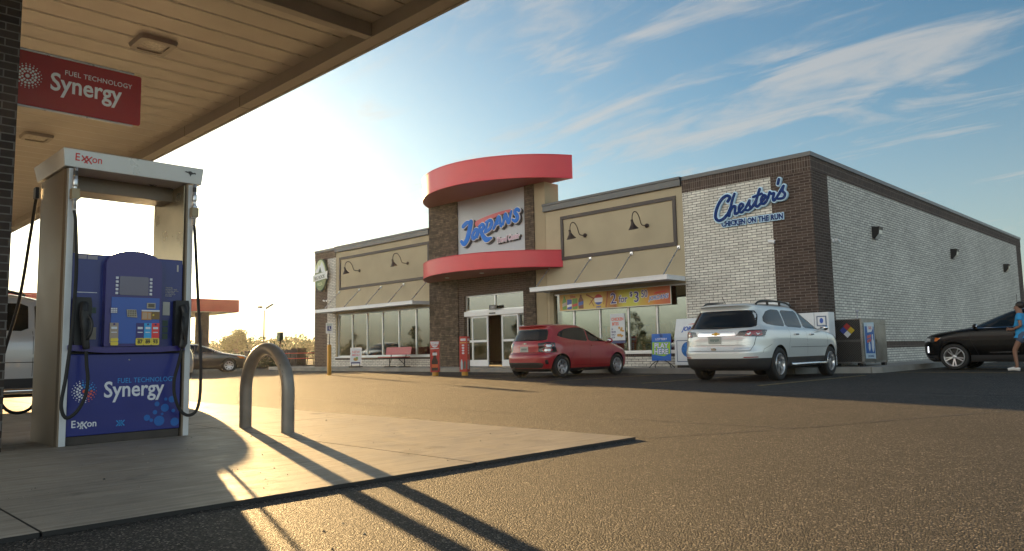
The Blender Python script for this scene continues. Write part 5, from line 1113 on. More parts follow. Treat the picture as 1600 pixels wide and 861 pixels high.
class Shell:
    """car body as stacked plan outlines; x from rear 0 to front L, y left, z up"""
    def __init__(s, lv, n=9.0, m=3.0, top_n=7.0, top_m=3.2, zs=1.0):
        a = np.array(lv, float); zz = a[:,0]
        fine = [zz[0]]
        for i in range(len(zz)-1): fine += list(zz[i]+(zz[i+1]-zz[i])*np.arange(1, 9)/8)
        s.z = np.array(fine); s.c = [s.pchip(zz, a[:,j], s.z) for j in (1, 2, 3)]
        s.n, s.m, s.tn, s.tm, s.zs = n, m, top_n, top_m, zs
    @staticmethod
    def pchip(x, y, q):
        h = np.diff(x); d = np.diff(y)/h; k = len(x); mm = np.zeros(k)
        for i in range(1, k-1):
            if d[i-1]*d[i] > 0:
                w1 = 2*h[i]+h[i-1]; w2 = h[i]+2*h[i-1]; mm[i] = (w1+w2)/(w1/d[i-1]+w2/d[i])
        mm[0] = d[0]; mm[-1] = d[-1]
        i = np.clip(np.searchsorted(x, q)-1, 0, k-2); t = (q-x[i])/h[i]
        return ((1+2*t)*(1-t)**2)*y[i]+t*(1-t)**2*h[i]*mm[i]+t*t*(3-2*t)*y[i+1]+t*t*(t-1)*h[i]*mm[i+1]
    def p(s, z): return tuple(float(np.interp(z, s.z, c)) for c in s.c)
    def ex(s, z):
        t = min(1, max(0, (z-s.zs)/.25)); return s.n+(s.tn-s.n)*t, s.m+(s.tm-s.m)*t
    def Wd(s, x, z):
        r, f, h = s.p(z); n, m = s.ex(z); X = abs((x-(r+f)/2)/((f-r)/2+1e-9)); return h*(max(0, 1-X**n))**(1/m)
    def XR(s, y, z):
        r, f, h = s.p(z); n, m = s.ex(z); Y = min(1, abs(y)/(h+1e-9)); return (r+f)/2-(f-r)/2*(max(0, 1-Y**m))**(1/n)
    def XF(s, y, z):
        r, f, h = s.p(z); n, m = s.ex(z); Y = min(1, abs(y)/(h+1e-9)); return (r+f)/2+(f-r)/2*(max(0, 1-Y**m))**(1/n)
    def body(s, mats, wheels, rw, clad_z, name, parent):
        sx = list(.93*np.sin(np.linspace(-1, 1, 58)*math.pi/2)); V = []; F = []; Mi = []
        N = None
        for z in s.z:
            r, f, h = s.p(z); n, m = s.ex(z); xc, hl = (r+f)/2, (f-r)/2
            ring = []
            ye = (1-.93**n)**(1/m)
            for X in sx: ring.append((xc+hl*X, h*(1-abs(X)**n)**(1/m)))
            for Y in list(ye*np.sin(np.linspace(1, -1, 33)*math.pi/2))[1:-1]: ring.append((xc+hl*(1-abs(Y)**m)**(1/n), h*Y))
            for X in sx[::-1]: ring.append((xc+hl*X, -h*(1-abs(X)**n)**(1/m)))
            for Y in list(ye*np.sin(np.linspace(-1, 1, 33)*math.pi/2))[1:-1]: ring.append((xc-hl*(1-abs(Y)**m)**(1/n), h*Y))
            N = len(ring); V += [(x, y, z) for x, y in ring]
        for i in range(len(s.z)-1):
            cz = (s.z[i]+s.z[i+1])/2
            for j in range(N):
                F.append((i*N+(j+1) % N, i*N+j, (i+1)*N+j, (i+1)*N+(j+1) % N)); Mi.append(1 if cz < clad_z else 0)
        F.append(tuple(range(N))); Mi.append(1)
        k = len(s.z)-1; F.append(tuple(range(k*N+N-1, k*N-1, -1))); Mi.append(0)
        me = bpy.data.meshes.new(name); me.from_pydata(V, [], F)
        for q in mats: me.materials.append(q)
        me.polygons.foreach_set('material_index', Mi); me.polygons.foreach_set('use_smooth', [True]*len(F)); me.update()
        o = bpy.data.objects.new(name, me); C.objects.link(o)
        bm = bmesh.new(); bm.from_mesh(me); bmesh.ops.recalc_face_normals(bm, faces=bm.faces); bm.to_mesh(me); bm.free()
        cut = MB()
        for wx in wheels:
            for sg in (1, -1):
                hw_ = s.p(rw)[2]
                mt = Matrix.Translation((wx, sg*(hw_-.30), rw)) @ Matrix.Rotation(R_(-90*sg), 4, 'X')
                rr = rw+.055; nn = 40
                ring0 = [mt @ Vector((rr*math.cos(2*math.pi*i/nn), rr*math.sin(2*math.pi*i/nn), 0)) for i in range(nn)]; ring1 = [mt @ Vector((rr*math.cos(2*math.pi*i/nn), rr*math.sin(2*math.pi*i/nn), .6)) for i in range(nn)]
                cut.add(ring0+ring1, [tuple(range(nn-1,-1,-1)), tuple(range(nn, 2*nn))]+[(i, (i+1) % nn, nn+(i+1) % nn, nn+i) for i in range(nn)], 2)
        co = cut.build('cutter', mats)
        md = o.modifiers.new('b', 'BOOLEAN'); md.object = co; md.operation = 'DIFFERENCE'; md.solver = 'EXACT'
        dg = bpy.context.evaluated_depsgraph_get(); nm = bpy.data.meshes.new_from_object(o.evaluated_get(dg))
        o.modifiers.clear(); o.data = nm; nm.name = name; bpy.data.meshes.remove(me)
        bpy.data.objects.remove(co)
        # sharp edge at arch rims only
        bm = bmesh.new(); bm.from_mesh(nm)
        for e in bm.edges:
            if len(e.link_faces) == 2 and (e.link_faces[0].material_index == 2) != (e.link_faces[1].material_index == 2): e.smooth = False
        bm.to_mesh(nm); bm.free()
        o.parent = parent
        return o
    def fill(s, b, poly, fn, mat=0, rings=12):
        n = len(poly); cx = sum(p[0] for p in poly)/n; cy = sum(p[1] for p in poly)/n
        vs = [fn(cx, cy)]; fs = []
        for r in range(1, rings+1):
            t = r/rings; vs += [fn(cx+(x-cx)*t, cy+(y-cy)*t) for x, y in poly]
        for j in range(n): fs.append((0, 1+j, 1+(j+1) % n))
        for r in range(rings-1):
            for j in range(n): fs.append((1+r*n+j, 1+(r+1)*n+j, 1+(r+1)*n+(j+1) % n, 1+r*n+(j+1) % n))
        b.add(vs, fs, mat, True)
    def side(s, b, poly, sg, off=.004, mat=0, ch=2):
        P = densify(chaikin(poly, ch), 2)
        s.fill(b, P, lambda x, z: (x, sg*(s.Wd(x, z)+off), z), mat)
    def rear(s, b, poly, off=.006, mat=0, ch=2):
        P = densify(chaikin(poly, ch), 2); s.fill(b, P, lambda y, z: (s.XR(y, z)-off, y, z), mat)
    def front(s, b, poly, off=.004, mat=0, ch=2):
        P = densify(chaikin(poly, ch), 2); s.fill(b, P, lambda y, z: (s.XF(y, z)+off, y, z), mat)
    def seam(s, b, line, fn, w=.006, mat=0):
        P = densify(line, 6, False); vs = []
        for i, q in enumerate(P):
            a = Vector(P[max(i-1,0)]); c = Vector(P[min(i+1,len(P)-1)]); t = (c-a).normalized(); nn = Vector((-t.y, t.x))*w/2
            vs += [fn(q[0]+nn.x, q[1]+nn.y), fn(q[0]-nn.x, q[1]-nn.y)]
        b.add(vs, [(2*i, 2*i+1, 2*i+3, 2*i+2) for i in range(len(P)-1)], mat, True)
def wheel(parent, x, y, r, w, sg, spokes=5, style='split', rimm=RIM, back=RIMDK, rf=.68):
    o = bpy.data.objects.new('wheel', None); C.objects.link(o); o.parent = parent; o.location = (x, y, r); o.empty_display_size = .1
    mt = Matrix.Rotation(R_(-90*sg), 4, 'X')     # local z -> outward
    rr = r*rf
    b = MB(); b.lathe([(rr,-w/2),(r*.90,-w/2),(r*.975,-w*.42),(r,-w*.28),(r,w*.28),(r*.975,w*.42),(r*.90,w/2),(max(r*.80,rr+.01),w/2+.003),(rr,w/2-.012)], 40, 0, mt)
    for k in (-.15, 0, .15): b.lathe([(r+.001,w*k-.006),(r+.0012,w*k+.006)], 40, 1, mt)
    b.build('tyre', [RUBBER, SEAM], o)
    b = MB(); b.lathe([(rr,-w/2),(rr-.01,w/2-.012),(rr-.02,w/2-.004),(rr-.035,w/2-.02),(rr-.04,0)], 40, 0, mt)
    b.lathe([(rr-.02,.0),(.0001,.0)], 30, 1, mt)
    b.lathe([(.065,w/2-.05),(.06,w/2-.028),(.03,w/2-.022),(.0001,w/2-.022)], 20, 0, mt)
    for i in range(spokes):
        a = 2*math.pi*i/spokes+.3
        if style == 'split':
            for da in (-.17, .17):
                p = mt @ Vector((.05*math.cos(a+da*.5), .05*math.sin(a+da*.5), w/2-.04)); q = mt @ Vector(((rr-.025)*math.cos(a+da), (rr-.025)*math.sin(a+da), w/2-.022))
                b.bar(p, q, .030, .030, 0, up=mt @ Vector((0,0,1)))
        else:
            p = mt @ Vector((.04*math.cos(a), .04*math.sin(a), w/2-.04)); q = mt @ Vector(((rr-.022)*math.cos(a), (rr-.022)*math.sin(a), w/2-.02))
            b.bar(p, q, .062, .035, 0, up=mt @ Vector((0,0,1)))
    b.build('rim', [rimm, back], o)
    return o
def mirror(parent, x, y, z, sg, m, glass=CHROME):
    b = MB(); b.sphere((x, y+sg*.11, z+.03), .1, 14, 0, (.62, 1.0, .72)); b.bar((x+.02, y-.04*sg, z-.01), (x+.01, y+sg*.08, z+.0), .06, .04)
    o = b.build('mirror', m, parent)
    b = MB(); b.sphere((x-.032, y+sg*.11, z+.03), .08, 12, 0, (.45, .98, .68)); b.build('mirror_glass', glass, o)
def carplate(parent, fm, w=.30, h=.15):
    b = MB(); b.prism(rrect(-w/2,w/2,-h/2,h/2,.012), 0,.006,0,fm); b.prism([(-w*.36,-h*.12),(-w*.05,-h*.2),(0,h*.02),(w*.05,-h*.2),(w*.36,-h*.12),(w*.36,h*.2),(-w*.36,h*.2)], .006,.008,1,fm); b.build('number_plate', [flat('plate_pale',(.42,.45,.42),.4), flat('plate_text',(.20,.26,.24),.5)], parent)
RM = Matrix(((0,0,-1,0),(-1,0,0,0),(0,1,0,0),(0,0,0,1)))  # local x -> -y, y -> z, z -> -x : a plane facing the rear
def bowtie(b, w, h, mtx, m=0): b.prism([(-w/2,-h*.22),(-w*.42,h*.22),(-w*.14,h*.22),(-w*.14,h/2),(w*.16,h/2),(w*.16,h*.22),(w/2,h*.22),(w*.42,-h*.22),(w*.14,-h*.22),(w*.14,-h/2),(-w*.16,-h/2),(-w*.16,-h*.22)], 0, .012, m, mtx)

# ---- small red hatchback
def hatchback(loc, rz):
    t = thing('parked_car', 'small red hatchback parked nose in before the shop window, seen from behind', 'car', loc, (0,0,rz), 'cars parked round the shop')
    P = paint('paint_red', (0.38, 0.008, 0.016), .0, .32)
    lv = [(.17,.22,3.86,.76),(.22,.10,3.95,.81),(.30,.04,4.01,.84),(.42,.0,4.04,.858),(.55,.0,4.04,.868),(.64,.03,4.02,.87),(.70,.075,3.98,.868),(.78,.085,3.88,.862),(.86,.095,3.66,.852),(.93,.115,3.40,.838),(.985,.14,3.17,.815),(1.03,.165,3.02,.785),(1.15,.225,2.72,.735),(1.27,.285,2.44,.685),(1.36,.33,2.22,.645),(1.415,.31,2.06,.61),(1.45,.27,1.95,.58),(1.475,.36,1.85,.53),(1.497,.58,1.72,.43),(1.512,.9,1.55,.28),(1.518,1.1,1.4,.12)]
    S = Shell(lv, 8.5, 3.0, 7.0, 3.0, .98)
    body = S.body([P, CLAD, WELL], (.72, 3.24), .31, .262, 'body', t)
    for sg in (1, -1):
        g = MB(); S.side(g, [(.66,1.17),(.80,1.12),(1.20,1.06),(1.92,1.005),(1.93,1.405),(1.45,1.405),(1.05,1.36),(.78,1.27)], sg, ch=1); S.side(g, [(1.97,1.005),(2.98,.995),(2.70,1.17),(2.32,1.375),(1.98,1.405)], sg, ch=1); g.build('side_window', CARGLASS, t)
        q = MB()
        fn = lambda x, z: (x, sg*(S.Wd(x, z)+.002), z)
        S.seam(q, [(1.95,1.0),(1.95,.30)], fn); S.seam(q, [(1.30,1.0),(1.22,.86),(1.20,.66),(1.08,.50)], fn); S.seam(q, [(2.98,.96),(3.02,.80),(2.96,.60),(2.84,.34)], fn); S.seam(q, [(1.12,.335),(2.84,.335)], fn); S.seam(q, [(.30,.64),(.40,.60),(.42,.33)], fn)
        q.build('door_seam', SEAM, t)
        h = MB(); h.box(2.0,2.17,sg*(S.Wd(2.08,.89)+.004),sg*(S.Wd(2.08,.89)+.034),.875,.905); h.build('door_handle', P, t, bevel=.008)
        tl = MB(); S.side(tl, [(.12,.70),(.33,.74),(.42,.97),(.30,1.0),(.15,.96)], sg, .006, 1); S.rear(tl, [(sg*.66,.70),(sg*.84,.70),(sg*.80,.98),(sg*.66,.96)], .006, 1)
        for cz, r_ in ((.89,.06),(.77,.055)):
            for k_, (ra, mm) in enumerate(((r_, 0), (r_*.55, 2))): S.side(tl, circle(.265 if cz > .8 else .225, cz, ra, 10), sg, .010+.004*k_, mm, 0); S.rear(tl, circle(sg*.745, cz, ra, 10), .012+.004*k_, mm, 0)
        tl.build('tail_light', [TAIL, TAILDK, LENSW], t)
        hl = MB(); S.side(hl, [(3.50,.80),(3.86,.72),(3.90,.60),(3.72,.62)], sg, .005, 0); S.front(hl, [(sg*.50,.62),(sg*.82,.62),(sg*.80,.72),(sg*.50,.68)], .005, 0); hl.build('headlight', LENSW, t)
        mirror(t, 2.86, sg*.78, .99, sg, P)
    g = MB(); S.rear(g, [(-.66,1.03),(.66,1.03),(.60,1.28),(.55,1.355),(-.55,1.355),(-.60,1.28)], .007); g.build('rear_window', CARGLASS, t)
    g = MB(); S.front(g, [(-.70,1.04),(.70,1.04),(.58,1.36),(.52,1.42),(-.52,1.42),(-.58,1.36)], .005); g.build('windscreen', CARGLASS, t)
    b = MB(); S.rear(b, [(-.46,.72),(.46,.72),(.43,.90),(-.43,.90)], .001, 0); b.build('plate_recess', P, t)
    q = MB(); fr = lambda y, z: (S.XR(y, z)-.003, y, z)
    S.seam(q, [(-.70,.985),(-.64,.70),(-.60,.655),(.60,.655),(.64,.70),(.70,.985)], fr, .007); S.seam(q, [(-.50,.70),(.50,.70)], fr, .010); q.build('hatch_seam', SEAM, t)
    carplate(t, Matrix.Translation((S.XR(0,.80)-.006,0,.795)) @ RM)
    b = MB(); bowtie(b, .15, .05, Matrix.Translation((S.XR(0,.955)-.003,.0,.955)) @ RM); b.build('badge', CHROME, t)
    b = MB(); S.rear(b, [(-.60,.27),(.60,.27),(.68,.40),(.55,.43),(-.55,.43),(-.68,.40)], .006); b.build('rear_diffuser', CLAD, t)
    for sg in (1,-1): b = MB(); S.rear(b, [(sg*.70,.38),(sg*.755,.38),(sg*.755,.50),(sg*.70,.50)], .006, 0, 1); b.build('reflector', TAILDK, t)
    b = MB(); b.tube([(.10,.38,.27),(.02,.40,.25)], .028, 10); b.tube([(.3,.38,.27),(.9,.3,.24)], .03, 8); b.build('exhaust', mat('exhaust_steel',(.2,.19,.18),.4,.9), t)
    b = MB(); b.tube([(.55,-.05,1.50),(.35,-.05,1.60)], .006, 6); b.build('aerial', BLACK, t)
    b = MB(); b.tube([(.165,.05,1.075),(.16,-.45,1.062)], .012, 6); b.build('rear_wiper', BLACK, t)
    for wx in (.72, 3.24):
        for sg in (1, -1): wheel(t, wx, sg*.765, .31, .20, sg, 6, 'split')
    b = MB(); b.box(.5,3.4,-.6,.6,.17,.22); b.build('underbody', WELL, t)
    return t
hatchback((-6.00, -5.75, 0.0), R_(90))

# ---- silver family SUV
def suv(t, P, clad=CLAD, L=5.17, plates=True, rails=True, roofh=1.0):
    lv = [(.24,.16,4.98,.88),(.30,.06,5.06,.93),(.40,.015,5.12,.955),(.52,.0,5.16,.975),(.62,.0,5.17,.985),(.70,.03,5.165,.99),(.78,.055,5.15,.992),(.90,.065,5.10,.99),(1.0,.085,4.98,.98),(1.06,.10,4.72,.968),(1.11,.12,4.35,.95),(1.15,.145,4.06,.92),(1.20,.185,3.92,.885),(1.32,.26,3.66,.84),(1.45,.345,3.37,.785),(1.56,.42,3.13,.735),(1.625,.40,2.97,.70),(1.665,.36,2.84,.665),(1.70,.46,2.70,.60),(1.73,.75,2.52,.50),(1.75,1.15,2.3,.34),(1.76,1.45,2.1,.15)]
    S = Shell(lv, 9.0, 3.2, 7.5, 3.2, 1.1)
    body = S.body([P, clad, WELL], (1.13, 4.15), .365, .50, 'body', t)
    for sg in (1, -1):
        g = MB(); S.side(g, [(.68,1.30),(.78,1.245),(1.10,1.215),(1.66,1.195),(1.70,1.575),(1.30,1.585),(.98,1.53),(.74,1.40)], sg, ch=1); S.side(g, [(1.72,1.193),(2.62,1.172),(2.64,1.575),(1.76,1.578)], sg, ch=1); S.side(g, [(2.70,1.17),(3.86,1.145),(3.60,1.30),(3.12,1.535),(2.72,1.572)], sg, ch=1); g.build('side_window', CARGLASS, t)
        q = MB(); fn = lambda x, z: (x, sg*(S.Wd(x, z)+.002), z)
        S.seam(q, [(2.67,1.17),(2.67,.53)], fn); S.seam(q, [(1.74,1.19),(1.72,.98),(1.66,.85),(1.62,.78)], fn); S.seam(q, [(3.92,1.11),(3.95,.9),(3.90,.70),(3.76,.53)], fn); S.seam(q, [(.06,.98),(.52,.96)], fn); S.seam(q, [(.40,.62),(.45,.70),(.75,.80)], fn); S.seam(q, [(1.70,.73),(3.85,.73)], fn, .010); S.seam(q, [(1.62,.78),(1.60,.53)], fn, .003)
        q.build('door_seam', SEAM, t)
        for hx in (1.95, 2.83):
            h = MB(); h.box(hx,hx+.20,sg*(S.Wd(hx,1.02)+.004),sg*(S.Wd(hx,1.02)+.042),1.005,1.04); h.build('door_handle', CHROME, t, bevel=.01)
        tl = MB(); S.side(tl, [(.10,.985),(.34,1.01),(.56,1.10),(.40,1.115),(.15,1.10)], sg, .006, 1); S.rear(tl, [(sg*.60,.975),(sg*.93,.97),(sg*.93,1.12),(sg*.66,1.11)], .006, 1)
        S.side(tl, [(.16,1.00),(.34,1.03),(.47,1.09),(.36,1.10),(.18,1.085)], sg, .010, 0); S.rear(tl, [(sg*.63,.99),(sg*.76,.985),(sg*.76,1.095),(sg*.68,1.095)], .011, 0); S.rear(tl, [(sg*.79,.99),(sg*.90,.99),(sg*.90,1.10),(sg*.79,1.10)], .011, 0)
        S.rear(tl, [(sg*.66,1.045),(sg*.71,1.0),(sg*.745,1.04),(sg*.74,1.075),(sg*.70,1.03)], .015, 2, 1); S.rear(tl, [(sg*.82,1.06),(sg*.85,1.0),(sg*.885,1.05),(sg*.85,1.03)], .015, 2, 1)
        tl.build('tail_light', [TAIL, TAILDK, LENSW], t)
        hl = MB(); S.side(hl, [(4.55,1.0),(4.98,.92),(5.0,.82),(4.70,.88)], sg, .005); S.front(hl, [(sg*.55,.80),(sg*.93,.82),(sg*.92,.97),(sg*.55,.92)], .005); hl.build('headlight', LENSW, t)
        mirror(t, 3.66, sg*.92, 1.15, sg, CHROME if plates else P)
        if rails:
            b = MB(); yy = .64; b.tube(catmull([(.75,sg*yy,1.685),(.95,sg*yy,1.755),(1.6,sg*yy,1.785),(2.3,sg*yy,1.765),(2.62,sg*yy,1.70)],5), .022, 8)
            for xx in (1.35, 2.0): b.bar((xx,sg*yy,1.68),(xx,sg*yy,1.775),.05,.03)
            b.build('roof_rail', BLACK, t)
        b = MB(); b.tube([(1.62,sg*1.0,.345),(1.72,sg*1.03,.335),(3.60,sg*1.03,.335),(3.68,sg*1.0,.345)], .042, 10); b.build('side_step', CHROME, t)
        b = MB(); S.side(b, [(2.2,.80),(3.35,.79),(3.45,.83),(2.3,.845)], sg, .006, 0, 1); b.build('door_trim', P, t)
    g = MB(); S.rear(g, [(-.80,1.17),(0,1.145),(.80,1.17),(.735,1.44),(.66,1.555),(-.66,1.555),(-.735,1.44)], .008); g.build('rear_window', CARGLASS, t)
    g = MB(); S.front(g, [(-.84,1.17),(.84,1.17),(.70,1.52),(.63,1.60),(-.63,1.60),(-.70,1.52)], .005); g.build('windscreen', CARGLASS, t)
    b = MB(); S.front(b, [(-.50,.66),(.50,.66),(.52,.92),(-.52,.92)], .006); S.front(b, [(-.6,.34),(.6,.34),(.5,.48),(-.5,.48)], .006); b.build('grille', TAILDK, t)
    q = MB(); fr = lambda y, z: (S.XR(y, z)-.003, y, z)
    S.seam(q, [(-.86,1.15),(-.80,.80),(-.74,.665),(.74,.665),(.80,.80),(.86,1.15)], fr, .008); S.seam(q, [(-.74,.79),(.74,.79)], fr, .005); q.build('hatch_seam', SEAM, t)
    b = MB(); S.rear(b, [(-.46,.99),(.46,.99),(.42,1.085),(-.42,1.085)], .012); b.build('hatch_trim', CHROME, t)
    b = MB(); S.rear(b, [(-.36,.82),(.36,.82),(.44,.985),(-.44,.985)], -.0 + .002); b.build('plate_recess', P, t)
    if plates:
        carplate(t, Matrix.Translation((S.XR(0,.89)-.012,.02,.90)) @ RM)
        b = MB(); bowtie(b, .19, .065, Matrix.Translation((S.XR(0,1.04)-.016,0,1.04)) @ RM); b.build('badge', mat('badge_gold',(.62,.36,.06),.3,.8), t)
    b = MB(); b.prism([(-.10,.69),(.02,.685),(.03,.715),(-.02,.735),(-.09,.73)], 0,.02,0, Matrix.Translation((S.XR(0,.72)-.012,.0,0)) @ RM); b.build('hatch_handle', CHROME, t, bevel=.004)
    b = MB(); b.text('TRAVELLER', .045, -.55, .70, 0, 0, .004, mtx=Matrix.Translation((S.XR(.5,.72)-.010,0,0)) @ RM) if False else S.rear(b, [(-.72,.70),(-.42,.70),(-.42,.72),(-.72,.72)], .006, 0, 0); b.build('badge_strip', CHROME, t)
    for sg in (1,-1): b = MB(); S.rear(b, [(sg*.62,.515),(sg*.86,.52),(sg*.86,.54),(sg*.62,.535)], .006, 0, 1); b.build('reflector', TAIL, t)
    b = MB(); b.tube([(.175,.10,1.185),(.165,-.35,1.175)], .013, 6); b.build('rear_wiper', BLACK, t)
    b = MB(); b.tube([(.62,.0,1.70),(.46,.0,1.86)], .007, 6); b.build('aerial', BLACK, t)
    b = MB(); b.box(.8,4.5,-.75,.75,.25,.32); b.tube([(.2,.45,.30),(1.0,.4,.28)], .035, 8); b.build('underbody', WELL, t)
    for wx in (1.13, 4.15):
        for sg in (1, -1): wheel(t, wx, sg*.865, .365, .24, sg, 5 if plates else 7, 'split' if plates else 'bar')
    return t
t = thing('parked_car', 'large silver family car with black lower bumper parked beside the ice freezers', 'car', (0.21, -6.13, 0.0), (0,0,R_(92)), 'cars parked round the shop')
suv(t, paint('paint_silver', (0.68, 0.71, 0.70), .25, .3))
t = thing('parked_car', 'pale car standing on the far side of the fuel pump, mostly hidden by it', 'car', (-4.69, -20.80, 0.0), (0,0,R_(90)), 'cars parked round the shop')
suv(t, paint('paint_pearl', (0.42, 0.43, 0.44), .2, .3), plates=False, rails=True)

# ---- dark crossover by the side wall and grey saloon far left
def crossover(loc, rz, lab):
    t = thing('parked_car', lab, 'car', loc, (0,0,rz), 'cars parked round the shop')
    P = mat('paint_black', (0.003, 0.003, 0.0035), .22, 0, 0.0, .22)
    lv = [(.22,.15,4.45,.84),(.30,.05,4.55,.89),(.42,.01,4.61,.92),(.55,.0,4.64,.94),(.68,.02,4.64,.945),(.80,.05,4.62,.945),(.90,.08,4.57,.94),(.98,.11,4.45,.93),(1.04,.14,4.22,.92),(1.10,.17,3.84,.90),(1.15,.22,3.54,.865),(1.26,.32,3.20,.80),(1.39,.42,2.90,.74),(1.51,.50,2.62,.68),(1.58,.46,2.44,.63),(1.63,.52,2.26,.56),(1.66,.8,1.95,.44),(1.69,1.1,1.75,.26),(1.70,1.3,1.6,.1)]
    S = Shell(lv, 8.5, 3.0, 7.0, 3.0, 1.05)
    S.body([P, CLAD, WELL], (.97, 3.744), .36, .40, 'body', t)
    for sg in (1, -1):
        g = MB(); S.side(g, [(.85,1.18),(1.95,1.16),(1.96,1.52),(1.4,1.52),(.95,1.40),(.75,1.25)], sg, ch=1); S.side(g, [(2.0,1.16),(3.34,1.15),(3.12,1.26),(2.66,1.46),(2.02,1.52)], sg, ch=1); g.build('side_window', CARGLASS, t)
        q = MB(); S.side(q, [(2.02,1.142),(3.36,1.132),(3.36,1.145),(2.02,1.155)], sg, .006, 0, 0); q.build('window_trim', CHROME, t)
        q = MB(); fn = lambda x, z: (x, sg*(S.Wd(x, z)+.002), z)
        S.seam(q, [(1.98,1.1),(1.98,.42)], fn); S.seam(q, [(3.34,1.06),(3.30,.8),(3.14,.42)], fn); q.build('door_seam', SEAM, t)
        h = MB(); h.box(2.1,2.30,sg*(S.Wd(2.2,.95)+.004),sg*(S.Wd(2.2,.95)+.04),.935,.965); h.build('door_handle', P, t, bevel=.01)
        q = MB(); S.side(q, [(2.2,.47),(2.85,.465),(2.90,.485),(2.2,.495)], sg, .012, 0, 0); q.build('sill_trim', CHROME, t)
        hl = MB(); S.side(hl, [(4.02,.90),(4.30,.93),(4.50,.88),(4.54,.79),(4.24,.77)], sg, .006, 1); S.front(hl, [(sg*.52,.78),(sg*.88,.78),(sg*.88,.90),(sg*.54,.89)], .006, 0); S.side(hl, [(4.06,.885),(4.20,.905),(4.22,.80),(4.16,.80)], sg, .010, 2, 1); S.side(hl, [(4.34,.88),(4.46,.86),(4.48,.80),(4.34,.80)], sg, .010, 0, 1); hl.build('headlight', [LENSW, TAILDK, AMBER], t)
        dl = MB(); S.side(dl, [(4.40,.48),(4.445,.48),(4.43,.66),(4.40,.66)], sg, .008, 0, 1); dl.build('day_light', mat('day_lamp', (.8,.85,.9), .2, emit=0.8), t)
        mirror(t, 3.16, sg*.90, 1.15, sg, P)
        rl = MB(); S.rear(rl, [(sg*.74,.78),(sg*.90,.80),(sg*.74,1.3),(sg*.62,1.3)], .006); rl.build('tail_light', TAIL, t)
    g = MB(); S.rear(g, [(-.70,1.14),(.70,1.14),(.62,1.48),(-.62,1.48)], .005); g.build('rear_window', CARGLASS, t)
    g = MB(); S.front(g, [(-.80,1.12),(.80,1.12),(.64,1.45),(.56,1.54),(-.56,1.54),(-.64,1.45)], .005); g.build('windscreen', CARGLASS, t)
    b = MB(); S.front(b, [(-.42,.62),(.42,.62),(.45,.86),(-.45,.86)], .006); S.front(b, [(-.7,.32),(.7,.32),(.55,.46),(-.55,.46)], .006); b.build('grille', TAILDK, t)
    b = MB(); S.front(b, [(-.6,.26),(.6,.26),(.62,.30),(-.62,.30)], .012, 0, 1); S.side(b, [(4.25,.285),(4.50,.30),(4.52,.335),(4.27,.31)], 1, .012, 0, 1); b.build('skid_plate', SILVER, t)
    b = MB(); b.tube([(2.9,-.5,1.08),(3.2,-.5,1.02)], .012, 6); b.build('wiper', BLACK, t)
    b = MB(); b.tube([(2.25,.55,1.55),(2.22,.55,2.02)], .007, 6); b.build('aerial', BLACK, t)
    b = MB(); b.box(.7,4.1,-.7,.7,.22,.30); b.build('underbody', WELL, t)
    for wx in (.97, 3.744):
        for sg in (1, -1): wheel(t, wx, sg*.82, .36, .235, sg, 5, 'split', RIM, mat('rim_black',(.012,.012,.012),.3), .76)
    return t
crossover((6.35, 3.52, 0.0), R_(180), 'black crossover parked nose in against the white side wall')
def saloon(loc, rz, lab, P):
    t = thing('parked_car', lab, 'car', loc, (0,0,rz), 'cars parked round the shop')
    lv = [(.18,.18,4.45,.80),(.26,.05,4.56,.85),(.40,.0,4.62,.88),(.55,.0,4.63,.895),(.70,.03,4.60,.90),(.78,.05,4.50,.895),(.85,.08,4.20,.885),(.91,.12,3.80,.87),(.96,.20,3.50,.845),(1.0,.45,3.36,.81),(1.06,.75,3.18,.77),(1.18,1.0,2.86,.70),(1.29,1.22,2.55,.63),(1.36,1.40,2.32,.56),(1.40,1.58,2.15,.45),(1.42,1.75,2.0,.25),(1.425,1.85,1.95,.1)]
    S = Shell(lv, 8.5, 3.0, 6.5, 3.0, .95)
    S.body([P, CLAD, WELL], (.95, 3.65), .33, .24, 'body', t)
    for sg in (1, -1):
        g = MB(); S.side(g, [(1.10,1.01),(2.05,.99),(2.06,1.31),(1.65,1.30),(1.3,1.19)], sg, ch=1); S.side(g, [(2.10,.99),(3.15,.98),(2.85,1.10),(2.45,1.27),(2.12,1.31)], sg, ch=1); g.build('side_window', flat('tinted_glass',(.30,.34,.20),.08) if False else CARGLASS, t)
        q = MB(); fn = lambda x, z: (x, sg*(S.Wd(x, z)+.002), z); S.seam(q, [(2.08,.98),(2.08,.30)], fn); S.seam(q, [(3.22,.95),(3.2,.6),(3.05,.28)], fn); S.seam(q, [(1.2,.98),(1.28,.6)], fn); q.build('door_seam', SEAM, t)
        hl = MB(); S.side(hl, [(4.0,.80),(4.30,.76),(4.42,.66),(4.15,.68)], sg, .006, 0); hl.build('headlight', [AMBER], t)
        mirror(t, 3.0, sg*.84, .98, sg, P)
        rl = MB(); S.rear(rl, [(sg*.5,.72),(sg*.86,.74),(sg*.84,.88),(sg*.5,.86)], .006); rl.build('tail_light', TAIL, t)
    g = MB(); S.rear(g, [(-.66,1.03),(.66,1.03),(.52,1.33),(-.52,1.33)], .006); g.build('rear_window', CARGLASS, t)
    g = MB(); S.front(g, [(-.74,1.0),(.74,1.0),(.56,1.32),(-.56,1.32)], .006); g.build('windscreen', CARGLASS, t)
    b = MB(); S.front(b, [(-.5,.40),(.5,.40),(.45,.62),(-.45,.62)], .006); b.build('grille', TAILDK, t)
    b = MB(); b.box(.7,4.0,-.65,.65,.18,.25); b.build('underbody', WELL, t)
    for wx in (.95, 3.65):
        for sg in (1, -1): wheel(t, wx, sg*.79, .33, .21, sg, 8, 'bar')
    return t
hd = Vector((.28,.95)).normalized()
